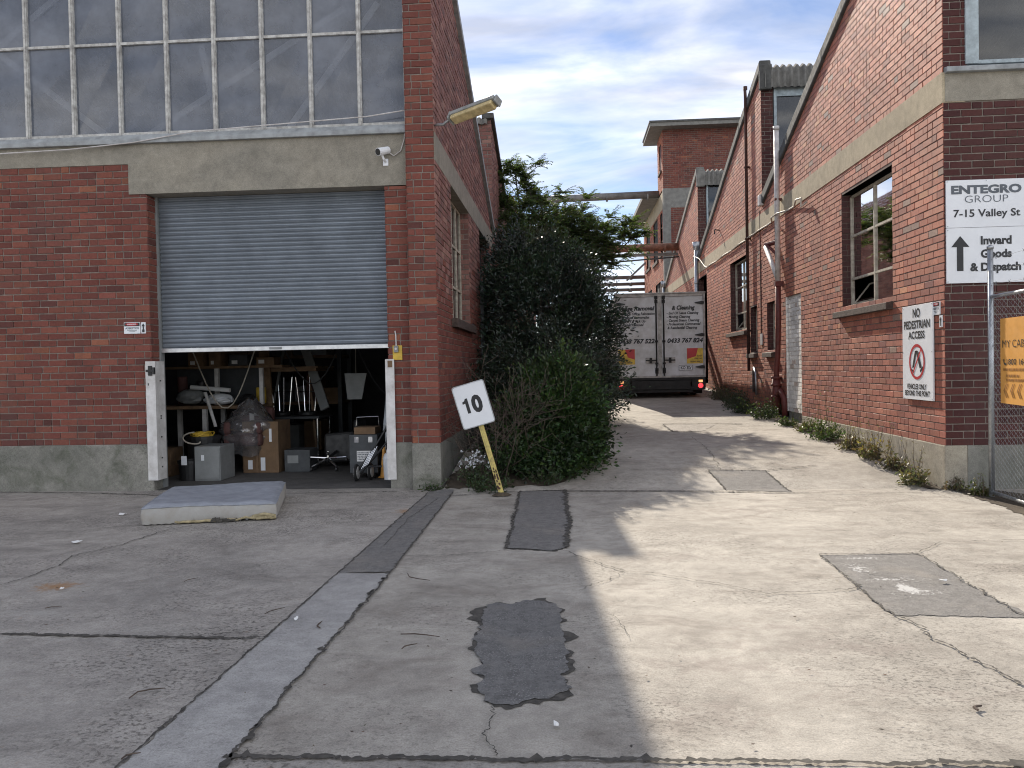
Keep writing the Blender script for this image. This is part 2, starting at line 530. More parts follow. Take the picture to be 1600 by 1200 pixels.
M['post_yellow'] = mat('faded_yellow_post', (0.62, 0.52, 0.17), 0.6, var=0.2, scale=18, c2=(0.38, 0.30, 0.12))
M['orange_sign'] = mat('orange_sign', (0.72, 0.36, 0.085), 0.5, var=0.06)
M['dark_orange'] = mat('dark_orange_print', (0.30, 0.14, 0.035), 0.5, var=0.1)
M['rust'] = mat('rusty_iron', (0.075, 0.035, 0.028), 0.75, 0.1, var=0.3, scale=14)
M['red_oxide'] = mat('red_oxide_paint', (0.13, 0.03, 0.025), 0.6, var=0.2, scale=9)
M['pvc'] = mat('white_pvc', (0.60, 0.58, 0.57), 0.5, var=0.12, scale=8, c2=(0.4, 0.37, 0.35))
M['cable'] = mat('pale_cable', (0.55, 0.50, 0.42), 0.6, var=0.15)
M['black'] = mat('black_plastic', (0.02, 0.02, 0.021), 0.5, var=0.2)
M['rubber'] = mat('tyre_rubber', (0.022, 0.022, 0.022), 0.85, var=0.2, bmp=0.3)
M['chassis'] = mat('chassis_black', (0.014, 0.0135, 0.0135), 0.65, var=0.3, scale=5)
M['truck'] = mat('truck_white_paint', (0.60, 0.61, 0.63), 0.5, var=0.08, scale=3.4, c2=(0.42, 0.415, 0.405))
M['truck_trim'] = mat('truck_alloy_trim', (0.40, 0.38, 0.36), 0.5, 0.5, var=0.25, scale=6)
M['chrome'] = mat('chrome', (0.75, 0.76, 0.78), 0.15, 1.0, var=0.05)
M['card'] = mat('cardboard', (0.20, 0.125, 0.07), 0.85, var=0.15, scale=5)
M['timber'] = mat('timber', (0.20, 0.125, 0.07), 0.75, var=0.2, scale=9)
M['grey_metal'] = mat('grey_cabinet', (0.24, 0.25, 0.25), 0.5, var=0.1)
M['dark_grey'] = mat('dark_grey_case', (0.06, 0.066, 0.072), 0.55, var=0.15)
M['plastic_wrap'] = glass_mat('plastic_wrap', 0.16, (0.55, 0.55, 0.57), (0.92, 0.92, 0.93), 0.08, 16.0, (1.0, 9.0, 0.12))
M['maroon'] = mat('maroon_fabric', (0.12, 0.055, 0.05), 0.8, var=0.2)
M['mattress'] = mat('mattress_fabric', (0.29, 0.31, 0.35), 0.8, var=0.12, scale=5, bmp=0.25, bscale=150)
M['mattress_side'] = mat('mattress_border', (0.36, 0.355, 0.34), 0.8, var=0.15, scale=7, c2=(0.33, 0.31, 0.28), bmp=0.2, bscale=60)
M['foam'] = mat('yellow_foam', (0.44, 0.37, 0.22), 0.9, var=0.25, scale=12, bmp=0.5)
M['paper'] = mat('white_paper', (0.75, 0.75, 0.74), 0.8, var=0.05)
M['bark'] = mat('bark', (0.11, 0.085, 0.065), 0.9, var=0.3, scale=14, bmp=0.5)
M['twig'] = mat('dry_twig', (0.105, 0.078, 0.062), 0.9, var=0.3, scale=20)
M['leaf'] = leaf_mat('leaves', 0.30, 0.40)
M['leaf_dark'] = leaf_mat('leathery_dark_leaves', 0.14, 0.32, 0.5)
M['leaf_thin'] = leaf_mat('thin_leaflets', 0.5, 0.5, 0.3)
M['petal'] = mat('white_petals', (0.66, 0.68, 0.72), 0.7, var=0.05)
M['petal_y'] = mat('yellow_petals', (0.6, 0.5, 0.08), 0.7, var=0.05)
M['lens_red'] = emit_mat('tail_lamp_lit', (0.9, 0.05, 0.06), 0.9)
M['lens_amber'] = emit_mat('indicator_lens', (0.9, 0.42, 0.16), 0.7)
M['diffuser'] = mat('yellowed_diffuser', (0.62, 0.50, 0.26), 0.35, var=0.2, scale=12)
M['lamp_grey'] = mat('grey_lamp_housing', (0.30, 0.31, 0.30), 0.6, var=0.15, scale=9)
M['paint_spill'] = mat('dried_white_paint', (0.70, 0.70, 0.69), 0.7, var=0.1)
M['rust_stain'] = mat('rust_stain', (0.25, 0.15, 0.06), 0.95, var=0.2, scale=15, c2=(0.18, 0.13, 0.09))
M['duct'] = mat('steel_duct', (0.22, 0.215, 0.21), 0.6, 0.2, var=0.2, scale=3)
M['duct_rust'] = mat('rusty_steam_pipe', (0.25, 0.12, 0.08), 0.75, var=0.3, scale=5)

PAL_A = [((.185, .060, .045), 8), ((.165, .053, .041), 6), ((.205, .070, .049), 4), ((.125, .045, .038), 1.6), ((.25, .092, .055), .6)]      # left facade
PAL_B = [((.46, .165, .102), 7), ((.41, .140, .088), 5), ((.50, .200, .128), 4), ((.34, .122, .085), 2), ((.29, .19, .15), .5), ((.52, .235, .13), .8)]  # weathered side walls, paleness of grazing sun glare put in
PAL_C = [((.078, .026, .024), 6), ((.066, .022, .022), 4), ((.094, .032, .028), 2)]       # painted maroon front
PAL_L = [((.26, .13, .11), 6), ((.22, .10, .085), 5), ((.30, .165, .135), 3), ((.18, .095, .085), 3)]      # left side wall
PAL_W = [((.84, .82, .78), 6), ((.78, .76, .72), 3), ((.55, .46, .40), 0.5)]


# ------------------------------------------------------------------ brickwork with real courses
class Bricks:
    def __init__(s):
        s.v, s.f, s.m, s.c = [], [], [], []
        s.n = 0

    def _push(s, V, Fq, mi, C):
        s.v.append(V); s.f.append(Fq + s.n); s.m.append(np.full(len(Fq), mi)); s.c.append(C); s.n += len(V)

    def panel(s, axis, plane, sgn, u0, u1, z0, z1, pal, holes=(), top=None, L=0.245, C=0.0865, seed=1, depth=0.009, ztop0=None, lowpal=None, mortar=True):
        """courses of single bricks standing proud of a mortar sheet; holes = (u0,u1,z0,z1)"""
        rng = np.random.default_rng(seed)
        rows = []
        nc = int(math.ceil((z1 - z0) / C))
        for i in range(nc):
            a, b = z0 + i * C, min(z0 + i * C + C - 0.0105, z1)
            if b - a < 0.02:
                continue
            ue = u1
            if top is not None:
                us = np.linspace(u0, u1, 300)
                ok = us[np.array([top(q) for q in us]) >= b]
                if len(ok) == 0:
                    break
                ul, ue = ok.min(), ok.max()
            else:
                ul = u0
            segs = [(ul, ue)]
            for (h0, h1, k0, k1) in holes:
                if k0 < (a + b) / 2 < k1:
                    ns = []
                    for (p, q) in segs:
                        if h1 <= p or h0 >= q:
                            ns.append((p, q)); continue
                        if h0 > p: ns.append((p, h0))
                        if h1 < q: ns.append((h1, q))
                    segs = ns
            ph = (i % 2) * L / 2 + rng.normal(0, 0.006)
            k0 = int((u0 - ph) / L) - 2
            edges = []
            for k in range(k0, int((u1 - ph) / L) + 3):
                x = ph + k * L
                edges.append(x + rng.normal(0, 0.004))
                if rng.random() < 0.13:
                    edges.append(x + L / 2)
            for (p, q) in segs:
                es = [p] + [e for e in edges if p + 0.045 < e < q - 0.045] + [q]
                for x0, x1 in zip(es[:-1], es[1:]):
                    rows.append((x0 + (0 if x0 == p else .005), x1 - (0 if x1 == q else .005), a, b))
        if rows:
            R = np.array(rows); n = len(R)
            w = rng.normal(0, 0.0012, (n, 8))
            kk = depth / .009
            d = depth + rng.normal(0, 0.0022 * kk, n).clip(-.004 * kk, .005 * kk)
            tilt = rng.normal(0, 0.0010 * kk ** 1.5, (n, 4))
            ins = 0.003
            U = np.stack([R[:, 0], R[:, 1], R[:, 1], R[:, 0], R[:, 0] + ins, R[:, 1] - ins, R[:, 1] - ins, R[:, 0] + ins], 1) + w
            Z = np.stack([R[:, 2], R[:, 2], R[:, 3], R[:, 3], R[:, 2] + ins, R[:, 2] + ins, R[:, 3] - ins, R[:, 3] - ins], 1) + rng.normal(0, 0.0012, (n, 8))
            D = np.concatenate([np.full((n, 4), -0.004), d[:, None] + tilt], 1)
            P = plane + sgn * D
            V = np.empty((n, 8, 3))
            if axis == 'x':
                V[..., 0], V[..., 1], V[..., 2] = P, U, Z
            else:
                V[..., 0], V[..., 1], V[..., 2] = U, P, Z
            Fq = np.array([(4, 5, 6, 7), (0, 1, 5, 4), (1, 2, 6, 5), (2, 3, 7, 6), (3, 0, 4, 7)])
            F = (np.arange(n)[:, None, None] * 8 + Fq[None]).reshape(-1, 4)
            cols = np.array([c for c, _ in pal]); wt = np.array([x for _, x in pal]); wt = wt / wt.sum()
            cc = cols[rng.choice(len(pal), n, p=wt)] * rng.normal(1, 0.10, (n, 1)).clip(.7, 1.35)
            if lowpal is not None:
                zl, pl = lowpal
                c2 = np.array([c for c, _ in pl]); w2 = np.array([x for _, x in pl]); w2 = w2 / w2.sum()
                alt = c2[rng.choice(len(pl), n, p=w2)] * rng.normal(1, 0.10, (n, 1)).clip(.7, 1.35)
                mk = (R[:, 2] + rng.normal(0, .35, n)) < zl
                cc[mk] = alt[mk]
            s._push(V.reshape(-1, 3), F, 0, np.repeat(cc, 8, 0))
        # mortar sheet, split round the openings
        if not mortar:
            return
        us = sorted({u0, u1, *[h[0] for h in holes], *[h[1] for h in holes]})
        us = [u for u in us if u0 <= u <= u1]
        if top is not None:
            ex = np.arange(u0, u1, 0.2).tolist()
            us = sorted(set(us + ex))
        zs = sorted({z0, z1, *[h[2] for h in holes], *[h[3] for h in holes]})
        zs = [z for z in zs if z0 <= z <= z1]
        V, F = [], []
        for a, b in zip(us[:-1], us[1:]):
            for p, q in zip(zs[:-1], zs[1:]):
                mu, mz = (a + b) / 2, (p + q) / 2
                if any(h[0] < mu < h[1] and h[2] < mz < h[3] for h in holes):
                    continue
                ta, tb = (q, q) if top is None else (min(q, top(a)), min(q, top(b)))
                if ta <= p and tb <= p:
                    continue
                ta, tb = max(ta, p), max(tb, p)
                k = len(V)
                for (u, z) in ((a, p), (b, p), (b, tb), (a, ta)):
                    V.append((plane, u, z) if axis == 'x' else (u, plane, z))
                F.append((k, k + 1, k + 2, k + 3))
        if F:
            s._push(np.array(V, float), np.array(F), 1, np.full((len(V), 3), 0.3))

    def build(s, name, mats, parent):
        V = np.concatenate(s.v) - np.array(world_loc(parent)); F = np.concatenate(s.f)
        me = bpy.data.meshes.new(name)
        me.vertices.add(len(V)); me.vertices.foreach_set('co', V.ravel())
        me.loops.add(F.size); me.loops.foreach_set('vertex_index', F.ravel().astype(np.int32))
        me.polygons.add(len(F)); me.polygons.foreach_set('loop_start', (np.arange(len(F)) * 4).astype(np.int32))
        me.polygons.foreach_set('material_index', np.concatenate(s.m).astype(np.int32))
        for m in mats:
            me.materials.append(m)
        me.update(calc_edges=True)
        me.shade_flat()
        at = me.color_attributes.new('col', 'FLOAT_COLOR', 'POINT')
        c4 = np.ones((len(V), 4)); c4[:, :3] = np.concatenate(s.c)
        at.data.foreach_set('color', c4.ravel())
        o = bpy.data.objects.new(name, me); COL.objects.link(o); o.parent = parent
        return o


# ------------------------------------------------------------------ lettering
_TXT = {}


def text_mesh(s, bold=0.0, shear=0.0):
    key = (s, bold, shear)
    if key not in _TXT:
        cu = bpy.data.curves.new('lettering', 'FONT')
        cu.body = s; cu.size = 1.0; cu.offset = bold; cu.shear = shear; cu.resolution_u = 3
        o = bpy.data.objects.new('lettering', cu); COL.objects.link(o)
        dg = bpy.context.evaluated_depsgraph_get(); dg.update()
        me = bpy.data.meshes.new_from_object(o.evaluated_get(dg))
        v = np.array([p.co[:] for p in me.vertices]).reshape(-1, 3)
        f = [tuple(p.vertices) for p in me.polygons]
        bpy.data.objects.remove(o); bpy.data.curves.remove(cu); bpy.data.meshes.remove(me)
        _TXT[key] = (v, f)
    return _TXT[key]


_H = text_mesh('H')[0]
CAPH = float(_H[:, 1].max() - _H[:, 1].min())


class Plate:
    """a flat frame of reference on a sign face: o + ex*x + ey*y + en*d"""

    def __init__(s, o, ex, ey, en):
        s.o, s.ex, s.ey, s.en = map(Vector, (o, ex, ey, en))
        s.mb = MB()

    def p(s, x, y, d=0.003):
        return s.o + s.ex * x + s.ey * y + s.en * d

    def text(s, t, x0, x1, y, h, bold=0.0, shear=0.0, mi=0, mb=None, d=0.003, w=None):
        v, f = text_mesh(t, bold, shear)
        if len(v) == 0:
            return s
        a, b = v[:, 0].min(), v[:, 0].max()
        if w is not None:
            x0 = (x0 + x1) / 2 - w / 2; x1 = x0 + w
        sx = (x1 - x0) / (b - a); sy = h / CAPH
        vs = [s.p(x0 + (q[0] - a) * sx, y + q[1] * sy, d) for q in v]
        (mb or s.mb).add(vs, f, mi)
        return s

    def poly(s, pts, mi=0, mb=None, d=0.003):
        (mb or s.mb).add([s.p(x, y, d) for x, y in pts], [tuple(range(len(pts)))], mi)
        return s

    def ring(s, cx, cy, rx, ry, t, mi=0, n=40, mb=None, d=0.003):
        vs, fs = [], []
        for k in range(n):
            a = 2 * math.pi * k / n
            vs += [s.p(cx + rx * math.cos(a), cy + ry * math.sin(a), d), s.p(cx + (rx - t) * math.cos(a), cy + (ry - t) * math.sin(a), d)]
        for k in range(n):
            j = (k + 1) % n
            fs.append((2 * k, 2 * j, 2 * j + 1, 2 * k + 1))
        (mb or s.mb).add(vs, fs, mi)
        return s


# ------------------------------------------------------------------ unprojection of measured ground points
def _ray(px, py):
    return _W.T @ np.array([(px - 800) / _F, (py - 600) / _F, 1.0])


def gp(px, py, lift=0.0):
    """real position on the ground of a point measured in the photograph"""
    d = _ray(px, py); o = np.array([0, 0, CAM_H]); z = 0.0
    for _ in range(12):
        t = (z - CAM_H) / d[2]; p = o + t * d
        z = 0.5 * z + 0.5 * gz(p[0], p[1])
    t = (z - CAM_H) / d[2]; p = o + t * d
    return Vector((p[0], p[1], gz(p[0], p[1]) + lift))


# ================================================================== THE SETTING: ground
def build_ground():
    xs = [-300, -60, -20, -8, -1.62, -1.58] + list(np.arange(-1.4, 4.8, 0.4)) + [5, 8, 20, 60, 300]
    ys = [-300, -60, -20, -5, 0] + list(np.arange(1, 9.9, 0.5)) + [9.9, 10.2, 10.5, 10.9, 11.2, 11.6, 12, 12.4, 13, 14, 15.5, 17, 18.1, 20, 22, 24, 26, 30, 36, 45, 60, 120, 300]
    mb = MB()
    for y in ys:
        for x in xs:
            mb.v.append((x, y, gz(x, y)))
    w = len(xs)
    for j in range(len(ys) - 1):
        for i in range(w - 1):
            a = j * w + i
            mb.f.append((a, a + 1, a + w + 1, a + w)); mb.m.append(0)
    mb.build('ground', M['ground'], kind='structure')


def jag(pts, amp, step=0.05, rng=None, closed=True):
    """a broken, ragged edge through measured points: three scales of roughness"""
    rng = rng or random
    st = min(step, max(.014, amp * 1.1))
    base = []
    n = len(pts)
    for i in range(n if closed else n - 1):
        a, b = Vector(pts[i]), Vector(pts[(i + 1) % n])
        d = b - a; k = max(1, int(d.length / st))
        nv = Vector((-d.y, d.x, 0)).normalized() if d.length > 0 else Vector((0, 0, 0))
        for j in range(k):
            base.append((a + d * (j / k), nv))
    m = len(base)
    offs = np.zeros(m)
    for w, am in ((8, .7), (3, .8), (1, .55)):
        kn = max(2, m // w + 2)
        kv = np.array([rng.gauss(0, amp * am) for _ in range(kn)])
        x = np.linspace(0, kn - 1, m)
        i0 = np.minimum(x.astype(int), kn - 2); f = x - i0
        f = f * f * (3 - 2 * f) if w > 1 else f
        offs += kv[i0] * (1 - f) + kv[i0 + 1] * f
    out = [p + nv * float(o) for (p, nv), o in zip(base, offs)]
    if not closed:
        out.append(Vector(pts[-1]))
    return out


def sheet(name, pts, m, lift, parent=None, kind='structure'):
    """a patch lying on the ground: triangulated so that it follows the slope"""
    import bmesh
    bm = bmesh.new()
    vs = [bm.verts.new((p[0], p[1], 0)) for p in pts]
    try:
        f = bm.faces.new(vs)
    except ValueError:
        bm.free(); return None
    bmesh.ops.triangulate(bm, faces=[f])
    ymin, ymax = min(p[1] for p in pts), max(p[1] for p in pts)
    if ymax > 9.9:
        for yc in (9.9, 11.2, 12.4, 15.5, 18.1, 22):
            if ymin < yc < ymax:
                bmesh.ops.bisect_plane(bm, geom=bm.verts[:] + bm.edges[:] + bm.faces[:], plane_co=(0, yc, 0), plane_no=(0, 1, 0))
    bm.verts.ensure_lookup_table()
    for v in bm.verts:
        v.co.z = gz(v.co.x, v.co.y) + lift
    bm.normal_update()
    for f in bm.faces:
        if f.normal.z < 0:
            f.normal_flip()
    me = bpy.data.meshes.new(name); bm.to_mesh(me); bm.free()
    me.materials.append(m)
    o = bpy.data.objects.new(name, me); COL.objects.link(o)
    if kind:
        o['kind'] = kind
    return o


def ribbon(mb, pts, w, amp, lift, seed=0, step=0.06, vary=0.6):
    rng = random.Random(seed)
    P = jag(pts, amp, step, rng, closed=False)
    vs, fs = [], []
    for i, p in enumerate(P):
        d = (P[min(i + 1, len(P) - 1)] - P[max(i - 1, 0)])
        nv = Vector((-d.y, d.x, 0))
        nv = nv.normalized() if nv.length > 1e-6 else Vector((1, 0, 0))
        ww = w * .75 * (1 + rng.uniform(-vary, vary)) / 2
        if rng.random() < 0.06:
            ww *= 2.2
        for s in (-1, 1):
            q = p + nv * ww * s
            vs.append((q.x, q.y, gz(q.x, q.y) + lift))
    for i in range(len(P) - 1):
        fs.append((2 * i, 2 * i + 1, 2 * i + 3, 2 * i + 2))
    mb.add(vs, fs)


def px(*pts):
    return [gp(*p) for p in pts]


def splash(m, spots, col, lo=.32, hi=.5, top=.85, nscale=26):
    """stain a flat material: irregular spots (px, py, rx, ry, amount) at measured places"""
    N, L = m.node_tree.nodes, m.node_tree.links
    B = N['Principled BSDF']
    src = B.inputs['Base Color'].links[0].from_socket
    p = pos(N)
    acc = None
    for (a, b, rx, ry, amt) in spots:
        q = gp(a, b)
        sb = N.new('ShaderNodeVectorMath'); sb.operation = 'SUBTRACT'; sb.inputs[1].default_value = q
        L.new(p, sb.inputs[0])
        ml = N.new('ShaderNodeVectorMath'); ml.operation = 'MULTIPLY'; ml.inputs[1].default_value = (1 / rx, 1 / ry, 0)
        L.new(sb.outputs[0], ml.inputs[0])
        ln = N.new('ShaderNodeVectorMath'); ln.operation = 'LENGTH'; L.new(ml.outputs[0], ln.inputs[0])
        v = remap(N, L, ln.outputs['Value'], 0.1, 1.5, amt, 0.0)
        if acc is None:
            acc = v
        else:
            mx = N.new('ShaderNodeMath'); mx.operation = 'MAXIMUM'; L.new(acc, mx.inputs[0]); L.new(v, mx.inputs[1]); acc = mx.outputs[0]
    nz = remap(N, L, noise(N, L, p, nscale, 8, 0.75, .6), 0.3, 0.7, -.55, .45)
    ad = N.new('ShaderNodeMath'); ad.operation = 'ADD'; L.new(acc, ad.inputs[0]); L.new(nz, ad.inputs[1])
    f = remap(N, L, ad.outputs[0], lo, hi, 0.0, top)
    L.new(mixc(N, L, f, src, col), B.inputs['Base Color'])
    return m


def spilt_asphalt():
    """worn asphalt with dried white paint splashed on it"""
    m = M['asphalt_pale'].copy(); m.name = 'paint_splashed_asphalt'
    return splash(m, ((1420, 921, .07, .13, .85), (1395, 906, .26, .06, .45), (1345, 890, .10, .20, .5), (1345, 873, .22, .05, .5), (1440, 925, .2, .10, .4)), (.50, .50, .49))


splash(M['yard'], ((88, 917, .16, .13, .9), (640, 799, .16, .16, .8)), (.34, .18, .07), .2, .75, .8, 20)
splash(M['yard'], ((70, 960, .5, .12, .6), (230, 985, .5, .1, .55), (330, 772, .5, .12, .7)), (.46, .44, .40), .3, .8, .6, 6)
# oily wheel tracks and drips on the driveway
splash(M['ground'], ((1150, 800, .5, .35, .55), (1060, 870, .7, .2, .5), (1300, 1010, .9, .18, .6), (1130, 1040, .6, .2, .55), (1230, 980, .5, .12, .55), (1110, 1110, .35, .3, .6), (760, 1040, .1, .1, .1), (1400, 1080, .7, .15, .5), (690, 960, .35, .25, .5), (870, 1010, .3, .5, .45)), (.22, .185, .165), .25, .85, .62, 5)


def build_paving():
    # left hand yard slab and its strip
    sheet('yard_slab', [(-14, 2.0), (-1.79, 2.0), (-1.76, 5.9), (-1.745, 10.27), (-14, 10.27)], M['yard'], 0.004)
    sheet('concrete_strip', jag([Vector((-1.795, 1.5, 0)), Vector((-1.765, 5.95, 0)), Vector((-1.37, 5.95, 0)), Vector((-1.385, 1.5, 0))], 0.006, 0.08, random.Random(3)), M['strip'], 0.008)
    sheet('asphalt_strip', jag([Vector((-1.765, 5.95, 0)), Vector((-1.745, 10.0, 0)), Vector((-1.44, 10.0, 0)), Vector((-1.37, 6.0, 0))], 0.005, 0.08, random.Random(4)), M['asphalt_pale'], 0.009)
    sheet('front_slab', [(-1.36, 1.0), (7, 1.0), (7, 3.03), (-1.36, 3.12)], M['yard'], 0.003)
    r = random.Random(5)
    edge = px((757, 945), (775, 941), (800, 943), (820, 938), (845, 938), (868, 943), (880, 955), (878, 975), (888, 990), (882, 1005), (893, 1020), (888, 1032), (895, 1045), (882, 1060), (893, 1078), (880, 1088), (858, 1095), (830, 1101), (800, 1108), (772, 1106), (752, 1100), (748, 1085), (740, 1072), (752, 1062), (736, 1050), (750, 1040), (742, 1020), (740, 1000), (750, 985), (748, 965))
    sheet('asphalt_patch', jag(edge, 0.022, 0.04, r), M['crack'], 0.004)
    inner = [Vector(((p.x - .03) * .93 + .03 * .93 - .0, (p.y - 4.25) * .955 + 4.25, 0)) for p in edge]
    cx = sum(p.x for p in edge) / len(edge); cy = sum(p.y for p in edge) / len(edge)
    inner = [Vector((cx + (p.x - cx) * .955, cy + (p.y - cy) * .97, 0)) for p in edge]
    sheet('asphalt_patch', jag(inner, 0.010, 0.04, r), M['asphalt'], 0.008)
    e2 = px((812, 768), (885, 766), (884, 790), (890, 815), (886, 835), (887, 857), (862, 863), (830, 860), (790, 858), (800, 820))
    sheet('asphalt_patch', jag(e2, 0.012, 0.05, r), M['crack'], 0.004)
    cx = sum(p.x for p in e2) / len(e2); cy = sum(p.y for p in e2) / len(e2)
    sheet('asphalt_patch', jag([Vector((cx + (p.x - cx) * .96, cy + (p.y - cy) * .985, 0)) for p in e2], 0.006, 0.05, r), M['asphalt_pale'], 0.008)
    e3 = px((1280, 868), (1432, 865), (1470, 885), (1500, 905), (1560, 938), (1620, 966), (1392, 962), (1355, 930), (1318, 895))
    sheet('asphalt_patch', jag(e3, 0.008, 0.05, r), spilt_asphalt(), 0.004)
    e4 = px((1107, 735), (1195, 735), (1238, 769), (1135, 766))
    sheet('asphalt_patch', jag(e4, 0.008, 0.08, r), M['asphalt_pale'], 0.004)
    e5 = px((1035, 664), (1118, 663), (1098, 674), (1052, 675))
    sheet('asphalt_patch', jag(e5, 0.01, 0.1, r), M['yard'], 0.004)
    # cracks, joints and stains: flat marks on the concrete
    mb = MB()
    L = 0.012
    J = [
        (px((885, 768), (1000, 768), (1140, 769), (1235, 771)), .045, .004), (px((700, 776), (800, 769), (885, 767)), .03, .004), (px((1235, 771), (1330, 772), (1440, 771)), .02, .004), (px((885, 766), (884, 790), (890, 815), (886, 835), (887, 857)), .05, .012), (px((812, 768), (800, 820), (790, 858)), .03, .008),
        (px((0, 993), (120, 995), (250, 997), (385, 1000), (400, 996)), .034, .006), (px((350, 1185), (600, 1187), (900, 1190), (1200, 1193), (1640, 1199)), .034, .006),
        (px((0, 917), (40, 905), (95, 884), (112, 870), (190, 853), (250, 832), (300, 822)), .012, .008),
        (px((885, 862), (930, 880), (975, 894)), .010, .01), (px((975, 894), (1040, 900), (1130, 915), (1200, 930)), .006, .008),
        (px((975, 894), (940, 910), (905, 925)), .006, .012), (px((1195, 930), (1260, 926), (1330, 923), (1338, 915)), .009, .01),
        (px((1330, 910), (1392, 960), (1440, 985), (1455, 997), (1490, 1015), (1530, 1035), (1560, 1050), (1595, 1072)), .014, .012),
        (px((1280, 868), (1330, 910)), .012, .006), (px((1432, 865), (1470, 850), (1520, 847), (1620, 844)), .008, .006), (px((1380, 845), (1480, 849)), .004, .004),
        (px((772, 1108), (765, 1135), (752, 1150), (765, 1165), (775, 1185)), .007, .012), (px((1280, 868), (1432, 866)), .014, .006),
        (px((1107, 735), (1135, 766)), .02, .005), (px((1107, 735), (1195, 736), (1245, 731), (1275, 728)), .02, .005), (px((1195, 736), (1238, 769)), .02, .006),
        (px((1035, 663), (1118, 662), (1160, 663)), .05, .008), (px((1035, 663), (1052, 675), (1098, 675)), .03, .008), (px((1080, 683), (1112, 710), (1125, 735)), .008, .01),
        (px((630, 871), (700, 869), (760, 865), (792, 860)), .007, .006), (px((960, 963), (985, 1000)), .003, .004), (px((1432, 865), (1500, 905), (1600, 963)), .012, .012),
        (px((1330, 890), (1392, 905), (1440, 912)), .006, .01),
        (px((800, 829), (840, 826), (885, 833)), .005, .006),
        (px((600, 855), (640, 810), (685, 780)), .007, .006), (px((255, 775), (130, 771), (0, 770)), .03, .008), (px((440, 772), (620, 769)), .02, .004),
    ]
    for i, (p, w, a) in enumerate(J):
        ribbon(mb, p, w, a, L, 50 + i)
    # ragged edges of the strip
    ribbon(mb, [Vector((-1.795, 2.2, 0)), Vector((-1.775, 4.6, 0)), Vector((-1.765, 5.95, 0)), Vector((-1.745, 9.9, 0))], .014, .004, L, 90)
    ribbon(mb, [Vector((-1.385, 2.2, 0)), Vector((-1.37, 4.4, 0)), Vector((-1.36, 5.95, 0)), Vector((-1.44, 9.9, 0))], .016, .006, L, 91)
    o = mb.build('cracks', M['crack'], kind='structure')
    # spalled bits along the right-hand strip edge
    mb = MB()
    rr = random.Random(8)
    for k in range(20):
        y = rr.uniform(2.6, 6.0); x0 = -1.375 + rr.gauss(0, .012)
        s = rr.uniform(.008, .024)
        pts = [(x0 + math.cos(a) * s * rr.uniform(.5, 1.1), y + math.sin(a) * s * rr.uniform(1, 2.2), 0.0135) for a in np.linspace(0, 2 * math.pi, 9)[:-1]]
        mb.add(pts, [tuple(range(8))])
    mb.build('spalled_edges', M['crack'], kind='structure')
    # dirt verge beside the fence and under the plants
    sheet('dirt_verge', jag(px((1482, 764), (1520, 762), (1620, 775), (1700, 860), (1640, 826), (1590, 800), (1540, 783)), .02, .1, random.Random(4)), M['soil'], .005)
    sheet('dirt_verge', jag([Vector(q) for q in [(4.45, 9.8, 0), (4.45, 16, 0), (4.45, 22, 0), (4.0, 22, 0), (4.0, 18.5, 0), (4.12, 16.4, 0), (4.2, 13.2, 0), (4.25, 11.5, 0), (4.28, 9.8, 0)]], .04, .2, random.Random(9)), M['soil'], .006)
    sheet('dirt_verge', jag([Vector(q) for q in [(-1.55, 10.05, 0), (-.2, 10.12, 0), (.1, 10.6, 0), (.35, 12, 0), (.8, 16, 0), (.9, 19, 0), (-1.55, 19, 0)]], .05, .2, random.Random(9)), M['soil'], .007)


build_ground()
build_paving()

# ================================================================== LEFT BUILDING: brick warehouse
LX, LF, PF = -1.63, 10.28, 10.13         # side wall plane, facade plane, pilaster face


def ltop(y):                              # verge of the first saw-tooth bay
    return 8.02 - 0.425 * (y - 10.13)


def ltop2(y):
    return 7.28 - 0.31 * (y - 18.4)


def steel_grid(mb, axis, plane, us, zs, t=0.035, d=0.05, mi=0):
    """glazing bars along the lines us x zs"""
    for u in us:
        if axis == 'y': mb.box(u - t / 2, u + t / 2, plane - d / 2, plane + d / 2, zs[0], zs[-1], mi)
        else: mb.box(plane - d / 2, plane + d / 2, u - t / 2, u + t / 2, zs[0], zs[-1], mi)
    for z in zs:
        for a, b in zip(us[:-1], us[1:]):
            if axis == 'y': mb.box(a + t / 2, b - t / 2, plane - d * .42, plane + d * .42, z - t / 2, z + t / 2, mi)
            else: mb.box(plane - d * .42, plane + d * .42, a + t / 2, b - t / 2, z - t / 2, z + t / 2, mi)


def corrugated(mb, x0, x1, path, pitch=0.146, amp=0.024, per=8, mi=0):
    """sheet whose waves run along path (a list of (y,z) points); waves across X"""
    n = int((x1 - x0) / pitch * per)
    P = [Vector((0, a, b)) for a, b in path]
    nr = []
    for i in range(len(P)):
        d = (P[min(i + 1, len(P) - 1)] - P[max(i - 1, 0)]).normalized()
        nr.append(Vector((0, -d.z, d.y)))
    vs, fs = [], []
    for i, p in enumerate(P):
        for k in range(n + 1):
            x = x0 + (x1 - x0) * k / n
            q = p + nr[i] * amp * math.cos(2 * math.pi * (x - x0) / pitch)
            vs.append((x, q.y, q.z))
    for i in range(len(P) - 1):
        for k in range(n):
            a = i * (n + 1) + k
            fs.append((a, a + 1, a + n + 2, a + n + 1))
    mb.add(vs, fs, mi)


wh = thing('brick_warehouse', (-6, 14, 0), 'long red brick warehouse with a half open roller shutter and tall glazed front', 'building')
BM = [M['brick'], M['mortar']]
BMS = [M['brick_side'], M['mortar_dark']]


